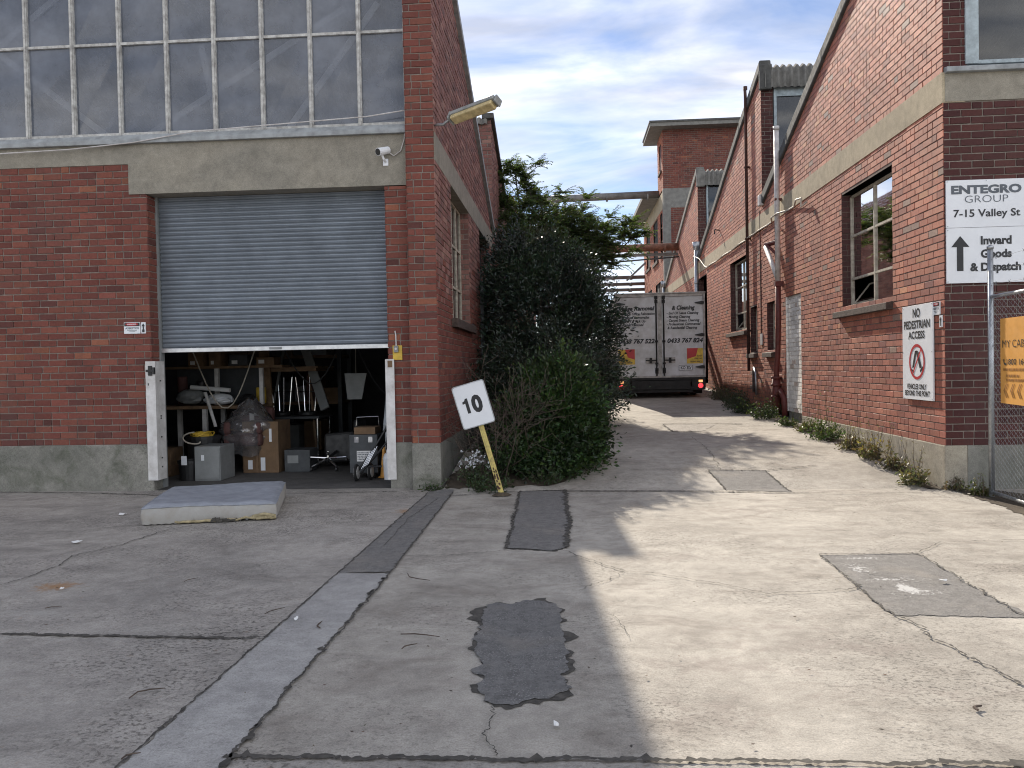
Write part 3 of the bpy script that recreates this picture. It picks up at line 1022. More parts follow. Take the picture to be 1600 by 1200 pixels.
def build_warehouse():
    b = Bricks()
    b.panel('y', LF, -1, -13.0, -5.50, 0.62, 4.33, PAL_A, holes=[(-5.73, -5.0, 3.965, 4.5)], seed=1, L=.238, C=.0885)
    b.panel('y', LF, -1, -2.30, -1.97, 0.60, 3.92, PAL_A, seed=2, L=.238, C=.0885)
    b.panel('x', -5.50, 1, LF - .008, LF + .27, 0.62, 3.92, PAL_A, seed=3, L=.238, C=.0885)
    b.panel('x', -2.30, -1, LF - .008, LF + .27, 0.60, 3.92, PAL_A, seed=4, L=.238, C=.0885)
    b.build('front_wall', BM, wh)
    b = Bricks()
    b.panel('y', PF, -1, -1.985, LX, 0.60, 8.0, PAL_A, seed=5, L=.238, C=.0885)
    b.panel('x', -1.985, -1, PF - .008, LF + .2, 0.60, 8.0, PAL_A, seed=6, L=.238, C=.0885)
    b.build('corner_pier', BM, wh)
    b = Bricks()
    holes = [(11.5, 13.65, 2.2, 4.2), (15.3, 17.4, 0.3, 4.2)]
    b.panel('x', LX, 1, PF - .008, 18.1, 0.60, 4.2, PAL_L, holes=holes, seed=7, lowpal=(2.8, PAL_A))
    b.panel('x', LX, 1, PF, 18.35, 4.56, 8.0, PAL_L, top=lambda y: ltop(y) - .02, seed=8)
    for (y0, y1, z0, z1) in holes[:1]:
        b.panel('y', y0, 1, LX - .18, LX, z0, z1, PAL_L, seed=9)
        b.panel('y', y1, -1, LX - .18, LX, z0, z1, PAL_L, seed=10)
    b.panel('y', 17.4, -1, LX - .35, LX, 0.3, 4.2, PAL_L, seed=11)
    b.panel('x', LX - .005, 1, 18.42, 26.5, 0.6, 7.3, PAL_L, top=lambda y: ltop2(y) - .02, seed=12)
    b.panel('x', LX - .005, 1, 26.5, 44, 0.6, 7.3, PAL_L, top=lambda y: (7.2 - .3 * (y - 26.5) if y < 35.2 else 7.2 - .3 * (y - 35.2)), seed=14)
    b.panel('y', 18.42, -1, LX - .34, LX, 4.2, 7.26, PAL_L, seed=13)
    b.build('side_wall', BM, wh)
    # concrete: plinths, side band, entrance lintel
    mb = MB()
    mb.box(-13, -5.49, LF - .03, LF + .3, -.1, .62).box(-2.31, -1.97, LF - .025, LF + .3, -.1, .60).box(-1.99, LX + .012, PF - .025, PF + .3, -.1, .598)
    mb.build('plinth', M['plinth'], wh, bevel=.012)
    MB().box(LX - .3, LX + .010, PF + .28, 43.9, -.2, .60).build('plinth', M['plinth'], wh)
    mb = MB(); mb.box(LX - .25, LX + .012, PF + .012, 18.1, 4.2, 4.56)
    mb.build('concrete_band', M['render'], wh)
    mb = MB()
    mb.box(-13, -5.73, LF - .015, LF + .35, 4.33, 4.585).box(-5.73, -1.985, LF - .02, LF + .35, 3.93, 4.585)
    mb.build('lintel', M['render'], wh)
    mb = MB()
    mb.prism([(LF - .075, 4.585), (LF - .075, 4.64), (LF - .02, 4.71), (LF + .12, 4.74), (LF + .12, 4.585)], 'x', -13, -1.99)
    mb.build('window_ledge', M['ledge'], wh, bevel=.006)
    # the big glazed front
    us = [-7.11 + .643 * k for k in range(-9, 8)] + [-2.0]
    f = MB()
    for u in us:
        f.box(u - .027, u + .027, LF + .0, LF + .075, 4.70, 7.64)
        f.box(u - .013, u + .013, LF - .018, LF + .0, 4.68, 7.60)
    for z in (5.92, 7.14):
        for a, c in zip(us[:-1], us[1:]):
            f.box(a + .027, c - .027, LF + .008, LF + .065, z - .017, z + .017)
    for a, c in zip(us[:-1], us[1:]):
        f.box(a + .027, c - .027, LF + .008, LF + .065, 4.715, 4.75)
    f.box(-13, -1.985, LF - .02, LF + .1, 7.6, 7.72)
    wf = f.build('window', M['mullion'], wh)
    g = MB(); r = random.Random(12)
    for u0, u1 in zip(us[:-1], us[1:]):
        for z0, z1 in ((4.73, 5.92), (5.92, 7.14), (7.14, 7.62)):
            e = [LF + .04 + r.gauss(0, .0035) for _ in range(4)]
            g.add([(u0, e[0], z0), (u1, e[1], z0), (u1, e[2], z1), (u0, e[3], z1)], [(0, 1, 2), (0, 2, 3)] if r.random() < 0 else [(0, 1, 2, 3)])
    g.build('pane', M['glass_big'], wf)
    br = MB()
    for p, q in [((-8.5, 11.0, 6.55), (-6.2, 11.0, 4.75)), ((-6.15, 11.1, 4.8), (-3.0, 11.1, 6.6)), ((-4.1, 11.2, 4.7), (-2.55, 11.2, 6.7)), ((-5.3, 11.6, 6.4), (-5.0, 11.6, 4.7)), ((-8.4, 11.0, 5.95), (-6.6, 11.0, 7.3)), ((-10.5, 11.2, 6.6), (-8.7, 11.2, 4.8))]:
        br.beam(p, q, .09, .02, (0, 1, 0))
    br.box(-13, -2, 11.0, 11.06, 4.72, 4.84)
    br.build('roof_brace', M['steel_white'], wh)
    # roof: sawtooth sheets, verge cappings, gutter
    mb = MB()
    mb.box(-13, -1.64, PF + .02, LF + .12, 7.72, 8.0)
    mb.build('ridge_beam', M['soffit'], wh)
    mb = MB()
    corrugated(mb, -13, LX - .08, [(PF - .1, 7.86), (PF - .08, 7.98), (PF + .02, 8.04), (PF + .2, 8.03), (18.3, 4.6)], per=5)
    corrugated(mb, -13, LX - .08, [(18.32, 7.12), (18.36, 7.26), (18.45, 7.3), (18.6, 7.26), (26.5, 4.8)], per=5)
    corrugated(mb, -13, LX - .02, [(26.5, 7.2), (26.6, 7.25), (35.1, 4.65)], per=4)
    corrugated(mb, -13, LX - .02, [(35.2, 7.2), (35.3, 7.25), (44, 4.65)], per=4)
    mb.build('roof', M['roof'], wh)
    for n, (y0, y1, fn) in enumerate(((PF - .1, 18.3, ltop), (18.33, 26.5, ltop2))):
        c = MB()
        c.add([(LX - .2, y0, fn(y0) - .05), (LX + .075, y0, fn(y0) - .05), (LX + .075, y1, fn(y1) - .05), (LX - .2, y1, fn(y1) - .05),
               (LX - .2, y0, fn(y0) + .07), (LX + .075, y0, fn(y0) + .07), (LX + .075, y1, fn(y1) + .07), (LX - .2, y1, fn(y1) + .07)],
              [(0, 3, 2, 1), (4, 5, 6, 7), (0, 1, 5, 4), (1, 2, 6, 5), (2, 3, 7, 6), (3, 0, 4, 7)])
        c.build('verge_capping', M['ledge'] if n == 0 else M['capping'], wh, bevel=.01)
    # clerestory of the second bay
    mb = MB()
    mb.box(-13, LX - .34, 18.46, 18.5, 4.5, 7.0)
    mb.build('clerestory', M['glass'], wh)
    # far ends, back and inside faces
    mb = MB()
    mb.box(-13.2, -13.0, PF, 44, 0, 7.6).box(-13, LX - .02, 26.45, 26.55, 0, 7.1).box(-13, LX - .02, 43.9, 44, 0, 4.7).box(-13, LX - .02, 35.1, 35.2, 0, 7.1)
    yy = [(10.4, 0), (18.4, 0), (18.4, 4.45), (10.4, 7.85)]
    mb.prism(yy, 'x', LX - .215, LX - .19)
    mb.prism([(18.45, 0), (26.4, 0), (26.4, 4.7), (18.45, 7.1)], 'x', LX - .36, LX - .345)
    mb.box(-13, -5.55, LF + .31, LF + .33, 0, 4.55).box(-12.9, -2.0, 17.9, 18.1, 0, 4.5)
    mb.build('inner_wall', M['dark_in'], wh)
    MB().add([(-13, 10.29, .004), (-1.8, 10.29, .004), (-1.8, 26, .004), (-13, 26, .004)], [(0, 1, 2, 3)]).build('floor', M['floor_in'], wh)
    # roller shutter
    sh = MB()
    z = 1.90
    vs, fs = [], []
    nn = 0
    while z < 3.98:
        for k in range(8):
            t = k / 8
            yy = LF + .25 - .017 * max(0, math.sin(math.pi * 2 * (t - .1))) + .007 * max(0, -math.sin(math.pi * 2 * (t - .1)))
            vs += [(-5.46, yy, z + t * .0605), (-2.32, yy, z + t * .0605)]
            nn += 1
        z += .0605
    fs = [(2 * i, 2 * i + 1, 2 * i + 3, 2 * i + 2) for i in range(nn - 1)]
    sh.add(vs, fs)
    s = sh.build('roller_shutter', M['shutter'], wh)
    mb = MB().box(-5.47, -2.31, LF + .215, LF + .275, 1.835, 1.895)
    mb.build('bottom_rail', M['alu'], s, bevel=.006)
    MB().box(-3.97, -3.80, LF + .210, LF + .2145, 1.85, 1.882).build('label_plate', M['grey_metal'], s)
    for x in (-5.485, -2.315):
        MB().box(x - .018, x + .018, LF + .2, LF + .3, 0.01, 3.95).build('guide_rail', M['grey_metal'], s)
    # jamb guards
    j = MB()
    j.box(-5.56, -5.435, LF - .045, LF - .037, .14, 1.72).box(-5.435, -5.427, LF - .045, LF + .20, .14, 1.72)
    g = j.build('jamb_guard', M['steel_white'], wh, label='white steel angle guard with rusty bolt holes on the left door jamb')
    k = MB()
    k.box(-5.515, -5.465, LF - .062, LF - .046, 1.53, 1.66).box(-5.54, -5.43, LF - .074, LF - .06, 1.58, 1.61).box(-5.45, -5.426, LF - .07, LF - .04, 1.55, 1.64)
    for zz in (1.45, .95, .98, .7, .42, .3):
        k.box(-5.426, -5.42, LF + .06 + .03 * (zz % .3), LF + .085 + .03 * (zz % .3), zz, zz + .018)
    k.box(-5.53, -5.518, LF - .048, LF - .044, 1.40, 1.43)
    k.build('lock_plate', M['black'], g)
    j = MB()
    j.box(-2.335, -2.225, LF - .045, LF - .037, .12, 1.685).box(-2.343, -2.335, LF - .045, LF + .2, .12, 1.685)
    g = j.build('jamb_guard', M['steel_white'], wh, label='narrow white steel guard on the right door jamb')
    MB().box(-2.31, -2.25, LF - .049, LF - .0455, 1.58, 1.665).build('faded_label', M['card'], g)
    # side window
    wy0, wy1, wz0, wz1 = 11.5, 13.65, 2.28, 4.2
    f = MB(); X = LX - .16
    steel_grid(f, 'x', X, [wy0 + .03, 12.03, 12.57, 13.1, wy1 - .03], [wz0 + .03, 2.84, 3.5, wz1 - .03])
    w = f.build('window', M['win_frame'], wh)
    MB().add([(X, wy0, wz0), (X, wy1, wz0), (X, wy1, wz1), (X, wy0, wz1)], [(0, 1, 2, 3)]).build('pane', M['glass'], w)
    q = MB(); q.box(LX - .16, LX + .09, wy0 - .13, wy1 + .13, 2.14, 2.27)
    q.build('sill', M['sill_brick'], w, bevel=.008)
    MB().box(LX - .36, LX - .30, 15.3, 17.4, 0.3, 4.2).build('side_door', M['dark_grey'], wh)


build_warehouse()

# ================================================================== RIGHT BUILDING: saw-tooth brick factory
XR, FR = 4.46, 9.78
BAY = [(9.78, 18.42), (18.42, 27.10), (27.10, 36.3)]


def rtop(k):
    y0 = BAY[k][0]
    return lambda y: (8.33 if k == 0 else 8.22 if k == 1 else 8.0) - (0.366 if k < 2 else .335) * (y - y0)


fa = thing('brick_factory', (9, 20, 0), 'saw tooth roofed red brick factory with a pale concrete band along the alley', 'building')


def side_window(y0, y1, z0, z1, cols, rows, X, hop=None, sill=True, sill_ext=(.0, .2)):
    f = MB()
    us = np.linspace(y0 + .025, y1 - .025, cols + 1).tolist()
    steel_grid(f, 'x', X, us, rows, t=.035, d=.05)
    w = f.build('window', M['win_frame'], fa)
    p = MB()
    for i in range(cols):
        for j in range(len(rows) - 1):
            if hop and (i, j) in hop:
                continue
            a, b, c, d = us[i], us[i + 1], rows[j], rows[j + 1]
            p.add([(X, a, c), (X, b, c), (X, b, d), (X, a, d)], [(0, 1, 2, 3)])
    p.build('pane', M['glass'], w)
    for (i, j) in (hop or []):
        a, b, c, d = us[i] + .02, us[i + 1] - .02, rows[j] + .02, rows[j + 1] - .02
        hh = d - c
        o = .26
        q = MB(); q.add([(X + o, a, c + .05), (X + o, b, c + .05), (X, b, d), (X, a, d)], [(0, 1, 2, 3)])
        # hopper light hinged at its foot, leaning inward at the top
        q = MB(); q.add([(X, a, c), (X, b, c), (X + o, b, d - .06), (X + o, a, d - .06)], [(0, 1, 2, 3)])
        q.build('open_pane', M['glass'], w)
        r = MB()
        r.beam((X, a, c), (X + o, a, d - .06), .025, .02).beam((X, b, c), (X + o, b, d - .06), .025, .02).beam((X + o, a, d - .06), (X + o, b, d - .06), .025, .02)
        r.build('open_frame', M['win_frame'], w)
    if sill:
        q = MB()
        q.prism([(XR - .10, z0 - .14), (XR - .10, z0 - .045), (X + .0, z0 + .0), (X + .0, z0 - .14)], 'y', y0 - sill_ext[0], y1 + sill_ext[1])
        q.build('sill', M['sill_brick'], w, bevel=.006)
    # dark room behind so that the panes have something to look into
    return w


def build_factory():
    b = Bricks()
    H1 = [(11.25, 13.25, 2.38, 4.2), (15.54, 16.58, 0.2, 2.86), (17.42, 18.1, 1.80, 2.87)]
    b.panel('x', XR, -1, FR - .008, 18.42, 0.523, 4.55, PAL_B, holes=H1, seed=21, depth=.005, lowpal=(2.3, [((.36, .125, .085), 6), ((.31, .105, .075), 4), ((.39, .15, .10), 3), ((.25, .09, .075), 1.6)]))  # lower courses deeper red: shade put into the brick colour
    H2 = [(19.03, 19.70, 1.80, 2.87), (20.0, 22.0, 2.38, 4.22), (25.6, 27.3, 0.9, 4.36)]
    b.panel('x', XR, -1, 18.42, 36.3, 0.4, 4.55, PAL_B, holes=H2, seed=22, depth=.005)
    for k in range(3):
        f = rtop(k)
        b.panel('x', XR, -1, BAY[k][0] - (.008 if k == 0 else 0), BAY[k][1], 4.90, f(BAY[k][0]), PAL_B, top=lambda y: f(y) - .03, seed=23 + k, depth=.005)
    for n, (y0, y1, z0, z1) in enumerate(H1[:1] + H1[2:] + H2):
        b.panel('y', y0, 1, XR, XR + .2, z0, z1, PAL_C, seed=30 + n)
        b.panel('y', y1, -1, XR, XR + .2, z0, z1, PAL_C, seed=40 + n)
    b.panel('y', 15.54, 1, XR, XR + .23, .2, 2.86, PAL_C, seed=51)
    b.build('side_wall', BMS, fa)
    # white painted brickwork blocking the old doorway
    b = Bricks()
    b.panel('x', XR + .035, -1, 15.54, 16.58, 0.55, 2.86, PAL_W, seed=52)
    b.panel('y', 16.58, -1, XR - .004, XR + .036, 0.55, 2.86, PAL_W, seed=53)
    b.build('blocked_doorway', [M['brick'], M['white_brick']], fa)
    MB().box(XR + .04, XR + .2, 15.54, 16.58, 0.1, 0.56).build('doorstep', M['plinth'], fa)
    b = Bricks()
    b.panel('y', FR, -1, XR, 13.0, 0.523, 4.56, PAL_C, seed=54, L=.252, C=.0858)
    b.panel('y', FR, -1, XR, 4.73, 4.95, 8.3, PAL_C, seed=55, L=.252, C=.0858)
    b.build('front_wall', BM, fa)
    # clerestory piers of bays two and three
    for k, y in ((1, 18.42), (2, 27.10)):
        b = Bricks()
        b.panel('y', y, -1, XR, XR + .26, 5.0, 7.72 if k == 1 else 7.66, PAL_C, seed=56 + k)
        b.build('clerestory_pier', BM, fa)
    mb = MB()
    mb.box(XR - .012, XR + .25, FR - .014, 15.52, -.1, .523)
    mb.build('plinth', M['plinth_pale'], fa, bevel=.012)
    MB().box(XR + .25, 13, FR - .014, FR + .3, -.1, .523).build('plinth', M['plinth'], fa)
    MB().box(XR - .006, XR + .25, 16.6, 36.3, -.1, .40).build('plinth', M['plinth'], fa)
    mb = MB(); mb.box(XR - .014, XR + .25, FR - .012, 36.3, 4.55, 4.905)
    mb.build('concrete_band', M['cream'], fa)
    mb = MB(); mb.box(XR + .02, 13, FR - .018, FR + .25, 4.56, 4.885)
    mb.build('concrete_band', M['render'], fa)
    mb = MB()
    mb.prism([(FR - .085, 4.885), (FR - .085, 4.945), (FR + .1, 4.985), (FR + .1, 4.885)], 'x', XR + .015, 13)
    mb.build('window_ledge', M['ledge'], fa, bevel=.008)
    # front window, mostly outside the picture
    f = MB()
    f.box(4.71, 4.86, FR - .03, FR + .12, 4.985, 8.0)
    for x in (5.9, 7.1, 8.3, 9.5): f.box(x - .04, x + .04, FR + .02, FR + .1, 5.03, 8)
    f.box(4.86, 13, FR + .0, FR + .1, 4.99, 5.035)
    w = f.build('window', M['win_blue'], fa, bevel=.005)
    MB().add([(4.85, FR + .07, 5.0), (13, FR + .07, 5.0), (13, FR + .07, 8), (4.85, FR + .07, 8)], [(0, 1, 2, 3)]).build('pane', M['glass'], w)
    MB().box(XR, 13, FR + .02, FR + .3, 8.0, 8.3).build('ridge_beam', M['soffit'], fa)
    # roofs and verges
    mb = MB()
    for k in range(3):
        y0, y1 = BAY[k]
        f = rtop(k)
        zr = f(y0)
        corrugated(mb, XR + .06, 13, [(y0 - .13, zr - .56), (y0 - .12, zr - .2), (y0 - .06, zr - .08), (y0 + .06, zr - .02), (y0 + .25, f(y0 + .25) + .02), (y1 - .12, f(y1) + .05)], per=8, amp=.034)
    mb.build('roof', M['roof'], fa)
    for k in range(3):
        y0, y1 = BAY[k]; f = rtop(k)
        c = MB()
        ya, yb = y0 - .12, y1 - .1
        for (yy0, yy1) in [(ya + i * (yb - ya) / 4, ya + (i + 1) * (yb - ya) / 4) for i in range(4)]:
            dz = .012 if int(yy0 * 10) % 2 else 0
            za, zb = f(max(yy0, y0 + .1)), f(yy1)
            vs = []
            for z_off in (-.15, .085 + dz):
                for (x, y, z) in ((XR - .06, yy0, za), (XR + .2, yy0, za), (XR + .2, yy1 + .02, zb), (XR - .06, yy1 + .02, zb)):
                    vs.append((x, y, z + z_off))
            c.add(vs, [(0, 3, 2, 1), (4, 5, 6, 7), (0, 1, 5, 4), (1, 2, 6, 5), (2, 3, 7, 6), (3, 0, 4, 7)])
        # rounded end piece turning down over the ridge
        c.box(XR - .055, XR + .22, y0 - .15, y0 - .02, f(y0) - .6, f(y0) - .03)
        c.build('verge_capping', M['capping'] if k < 2 else M['roof'], fa, bevel=.03)
    for k, y in ((1, 18.42), (2, 27.10)):
        f = MB()
        f.box(XR + .28, XR + .34, y - .02, y + .1, 5.0, 7.7).box(XR + .34, 13, y, y + .08, 7.5, 7.7)
        for x in np.arange(6.2, 13, 1.3): f.box(x, x + .05, y, y + .08, 5.0, 7.5)
        f.box(XR + .34, 13, y - .02, y + .08, 5.0, 5.5)
        w = f.build('clerestory', M['win_blue'], fa)
        MB().add([(XR + .36, y + .04, 5.0), (13, y + .04, 5.0), (13, y + .04, 7.6), (XR + .36, y + .04, 7.6)], [(0, 1, 2, 3)]).build('pane', M['glass'], w)
        MB().box(XR + .02, XR + .3, y - .06, y + .02, 5.0, 5.35).build('valley_flashing', M['alu'], fa)
    # windows
    side_window(11.25, 13.25, 2.38, 4.2, 2, [2.42, 2.85, 3.53, 4.16], XR + .15, hop=[(1, 0)])
    side_window(20.0, 22.0, 2.38, 4.22, 2, [2.42, 2.85, 3.53, 4.18], XR + .15, hop=[(1, 0)], sill_ext=(0, .25))
    for y0, y1 in ((17.42, 18.1), (19.03, 19.70)):
        side_window(y0, y1, 1.80, 2.87, 1, [1.83, 2.33, 2.84], XR + .15, sill_ext=(.02, .12))
    # back of the openings, inside faces, ends
    mb = MB()
    mb.box(XR + .9, XR + .95, FR + .3, 36, 0, 4.6).box(XR + .25, XR + .95, FR + .3, 36, 4.5, 4.6).box(XR + .25, XR + .95, 25.6, 27.3, .5, .6)
    mb.box(13, 13.2, FR, 36.3, 0, 8).box(XR, 13, 36.25, 36.3, 0, 5.2)
    for k in range(3):
        y0, y1 = BAY[k]; f = rtop(k)
        mb.prism([(y0 + .2, 4.6), (y1 - .2, 4.6), (y1 - .2, f(y1) - .1), (y0 + .2, f(y0) - .3)], 'x', XR + .2, XR + .24)
    mb.build('inner_wall', M['dark_in'], fa)
    MB().add([(XR + .3, FR + .3, 4.62), (13, FR + .3, 4.62), (13, 36, 4.62), (XR + .3, 36, 4.62)], [(0, 1, 2, 3)]).build('ceiling', M['dark_in'], fa)
    # blocked loading opening: shelves of light bricks showing in its dark mouth
    mb = MB()
    for z in (3.4, 3.62, 3.9): mb.box(XR + .22, XR + .32, 26.2, 26.9, z, z + .07)
    mb.build('opening_shelf', M['pvc'], fa)
    # pipes fixed to the wall
    x = XR - .08
    mb = MB().tube([(x, 19.6, 1.35), (x, 19.6, 7.9), (x - .02, 19.56, 8.12)], .036, 10)
    mb.tube([(x, 19.6, 8.06), (x, 19.6, 8.14)], .05, 10)
    for z in (2.3, 4.5, 6.2): mb.box(x - .05, XR, 19.57, 19.63, z, z + .04)
    mb.build('vent_pipe', M['rust'], fa, smooth=True)
    x = XR - .10
    mb = MB().tube([(x, 16.78, 3.16), (x, 16.78, 6.3)], .055, 12)
    mb.tube([(x, 16.78, 6.28), (x, 16.78, 6.36)], .065, 12)
    mb.tube([(x, 16.80, 3.25), (x - .02, 16.95, 3.45), (x - .06, 17.52, 4.02)], .05, 12)
    mb.build('soil_pipe', M['pvc'], fa, smooth=True)
    mb = MB().tube([(x, 16.78, 3.18), (x, 16.78, 2.4), (x, 16.86, 1.75), (x, 17.0, 1.35), (x, 17.02, .5)], .055, 12)
    mb.tube([(x, 17.02, 1.25), (x, 17.02, .5)], [.085, .10], 12)
    mb.tube([(x, 17.0, .85), (x + .02, 16.75, .95), (x + .05, 16.6, .8), (x + .05, 16.58, .45)], .06, 10)
    for z in (1.2, 1.05, .8): mb.tube([(x, 17.02, z), (x, 17.02, z + .05)], .11, 12)
    mb.build('soil_pipe', M['red_oxide'], fa, smooth=True, label='thick red oxide lower end of the soil pipe')
    mb = MB().box(x - .07, XR, 16.72, 16.84, 3.10, 3.2).box(x - .06, XR, 16.73, 16.83, 4.85, 4.89)
    mb.tube([(x - .06, 17.55, 4.06), (XR, 17.2, 4.07)], .05, 8)
    mb.tube([(x - .05, 17.45, 4.05), (XR - .02, 17.15, 3.8)], .03, 8)
    mb.build('pipe_bracket', M['red_oxide'], fa)
    for y, z0, z1 in ((26.95, .9, 5.35), (35.9, 1.1, 5.0)):
        mb = MB().tube([(x, y, z0), (x, y, z1)], .075, 12)
        mb.tube([(x, y, z1 - .05), (x, y, z1 + .22)], [.085, .13], 12)
        for z in (2.5, 4.2): mb.tube([(x, y, z), (x, y, z + .06)], .09, 12)
        mb.build('downpipe', M['galv'], fa, smooth=True)
    mb = MB().tube([(XR - .03, 19.35, .85), (XR - .03, 19.35, 1.35), (XR - .05, 19.2, 1.42), (XR - .07, 18.95, 1.3), (XR - .07, 18.9, .8)], .03, 8)
    mb.build('water_pipe', M['galv'], fa, smooth=True)
    mb = MB().tube([(XR - .01, 18.62, 2.1), (XR - .01, 18.62, 5.0)], .012, 6)
    mb.build('conduit', M['rust'], fa)
    MB().box(XR - .03, XR, 18.5, 18.66, 1.95, 2.2).build('meter_box', M['pvc'], fa)
    mb = MB().tube([(XR, 23.4, 5.36), (XR - .14, 23.4, 5.38), (XR - .15, 23.4, 5.25)], .02, 8)
    mb.build('lamp_bracket', M['black'], fa)
    mb = MB().box(XR - .1, XR, 18.25, 18.45, 5.05, 5.3)
    mb.build('rainwater_spout', M['pvc'], fa, bevel=.02)


build_factory()

# ================================================================== tower and wing beyond
tw = thing('brick_tower', (9, 42, 1), 'square red brick tower with a flat overhanging roof and grey concrete frame', 'building')


def build_tower():
    y0 = 36.3
    b = Bricks()
    b.panel('y', y0, -1, XR, 12, 9.40, 12.0, PAL_A, seed=60, C=.0885)
    b.panel('y', y0, -1, XR + .32, 12, 3, 8.55, PAL_A, seed=61)
    b.panel('x', XR, -1, y0, 38.3, 9.4, 12.0, PAL_B, seed=62, holes=[(36.8, 37.6, 10.3, 11.6)])
    b.build('wall', BM, tw)
    mb = MB()
    mb.box(XR - .01, XR + .32, y0 - .012, y0 + .3, 1, 9.40).box(XR + .32, 12, y0 - .01, y0 + .3, 8.55, 9.40)
    mb.build('concrete_frame', M['soffit'], tw)
    mb = MB().box(3.85, 12.5, y0 - .6, 38.9, 12.0, 12.16)
    mb.build('roof', M['soffit'], tw)
    mb = MB().box(3.82, 12.5, y0 - .64, 38.9, 12.16, 12.24)
    mb.build('roof_edge', M['capping'], tw)
    mb = MB().box(XR + .03, XR + .2, 36.8, 37.6, 10.3, 11.6)
    f = mb.build('window', M['maroon'], tw)
    MB().box(XR - .08, XR + .1, 36.7, 37.7, 10.2, 10.3).build('sill', M['sill_brick'], f)
    MB().box(XR + .05, 12, y0 + .05, 38.3, 8, 12).build('tower_core', M['dark_in'], tw)


build_tower()
wg = thing('brick_wing', (9, 43, 1), 'lower brick wing behind the tower with narrow windows under a flat overhanging roof', 'building')


def build_wing():
    b = Bricks()
    ws = [(36.75, 37.6), (38.6, 40.5), (42.1, 43.9)]
    H = [(ws[0][0], ws[0][1], 6.6, 8.45), (ws[1][0], ws[1][1], 6.5, 8.5), (ws[2][0], ws[2][1], 6.6, 8.5), (37, 39.8, 2.8, 5.4), (41.5, 44, 2.8, 5.4)]
    b.panel('x', XR, -1, 36.62, 45.4, 1, 8.55, PAL_B, holes=H, seed=63)
    b.build('wall', BM, wg)
    MB().box(XR - .012, XR + .3, 36.62, 45.4, 8.55, 9.3).build('concrete_band', M['cream'], wg)
    MB().box(3.7, 12, 38.0, 46.2, 9.3, 9.5).build('roof', M['soffit'], wg)
    for k, (h0, h1, z0, z1) in enumerate(H):
        f = MB().box(XR + .08, XR + .14, h0, h1, z0, z1).build('window', M['maroon'], wg)
        MB().box(XR - .08, XR + .05, h0 - .15, h1 + .15, z0 - .14, z0).build('sill', M['sill_brick'], f)
        g = MB()
        for y in np.linspace(h0, h1, 3)[1:-1]: g.box(XR + .05, XR + .08, y - .03, y + .03, z0, z1)
        for z in np.linspace(z0, z1, 4)[1:-1]: g.box(XR + .05, XR + .079, h0, h1, z - .02, z + .02)
        g.build('glazing_bar', M['win_frame'], f)
    MB().box(XR + .05, 12, 38.8, 45.4, 1, 9.3).build('wing_core', M['dark_in'], wg)


build_wing()

# overhead pipes crossing the alley
mb = MB().tube([(-1.9, 38, 9.42), (4.46, 38, 9.5)], .17, 16)
for x in (3.9, 2.0, 0): mb.tube([(x, 38, 9.42), (x + .08, 38, 9.42)], .19, 16)
o = mb.build('overhead_duct', M['duct'], smooth=True)
tag(o, 'fat grey duct crossing high over the alley into the tower', 'duct')
du = o
mb = MB().tube([(-1.6, 31.8, 6.1), (4.46, 31.8, 6.14)], .15, 16)
for x in (3.9, 1.8, 0): mb.tube([(x, 31.8, 6.11), (x + .06, 31.8, 6.11)], .17, 16)
o = mb.build('overhead_pipe', M['duct_rust'], smooth=True)
tag(o, 'rusty brown pipe crossing the alley above the truck', 'pipe')
mb = MB().box(-1.6, 4.46, 31.95, 32.1, 5.83, 5.93)
mb.build('support_beam', M['duct'], o)
mb = MB().tube([(-1.6, 31.6, 5.62), (1.5, 31.6, 5.55), (4.46, 31.6, 5.72)], .03, 6)
tag(mb.build('overhead_cable', M['black']), 'thin dark cable slung just below the rusty brown pipe', 'cable')
for n, (z, r, lab) in enumerate(((6.40, .10, 'topmost of three far grey pipes above the truck'), (6.05, .09, 'middle one of three far grey pipes above the truck'), (5.75, .09, 'lowest of three far grey pipes above the truck'))):
    mb = MB().tube([(-2, 45 + n * .2, z), (4.5, 45 + n * .2, z + .02)], r, 12)
    for x in (3.6, 2.6): mb.tube([(x, 45 + n * .2, z), (x + .15, 45 + n * .2, z)], r * 1.25, 12)
    tag(mb.build('overhead_pipe', M['duct'], smooth=True), lab, 'pipe', 'far pipes over the alley')
mb = MB().beam((3.4, 44.6, 6.2), (4.5, 44.6, 7.2), .12, .1)
tag(mb.build('pipe_strut', M['duct']), 'slanting grey strut above the far grey pipes', 'strut')

# ================================================================== SIGNS
def screw_heads(pl, pts, parent, name='screw'):
    for (x, y) in pts:
        m = MB(); c = pl.p(x, y, .001)
        m.tube([c, c + pl.en * .004], .006, 8)
        m.build(name, M['galv'], parent)


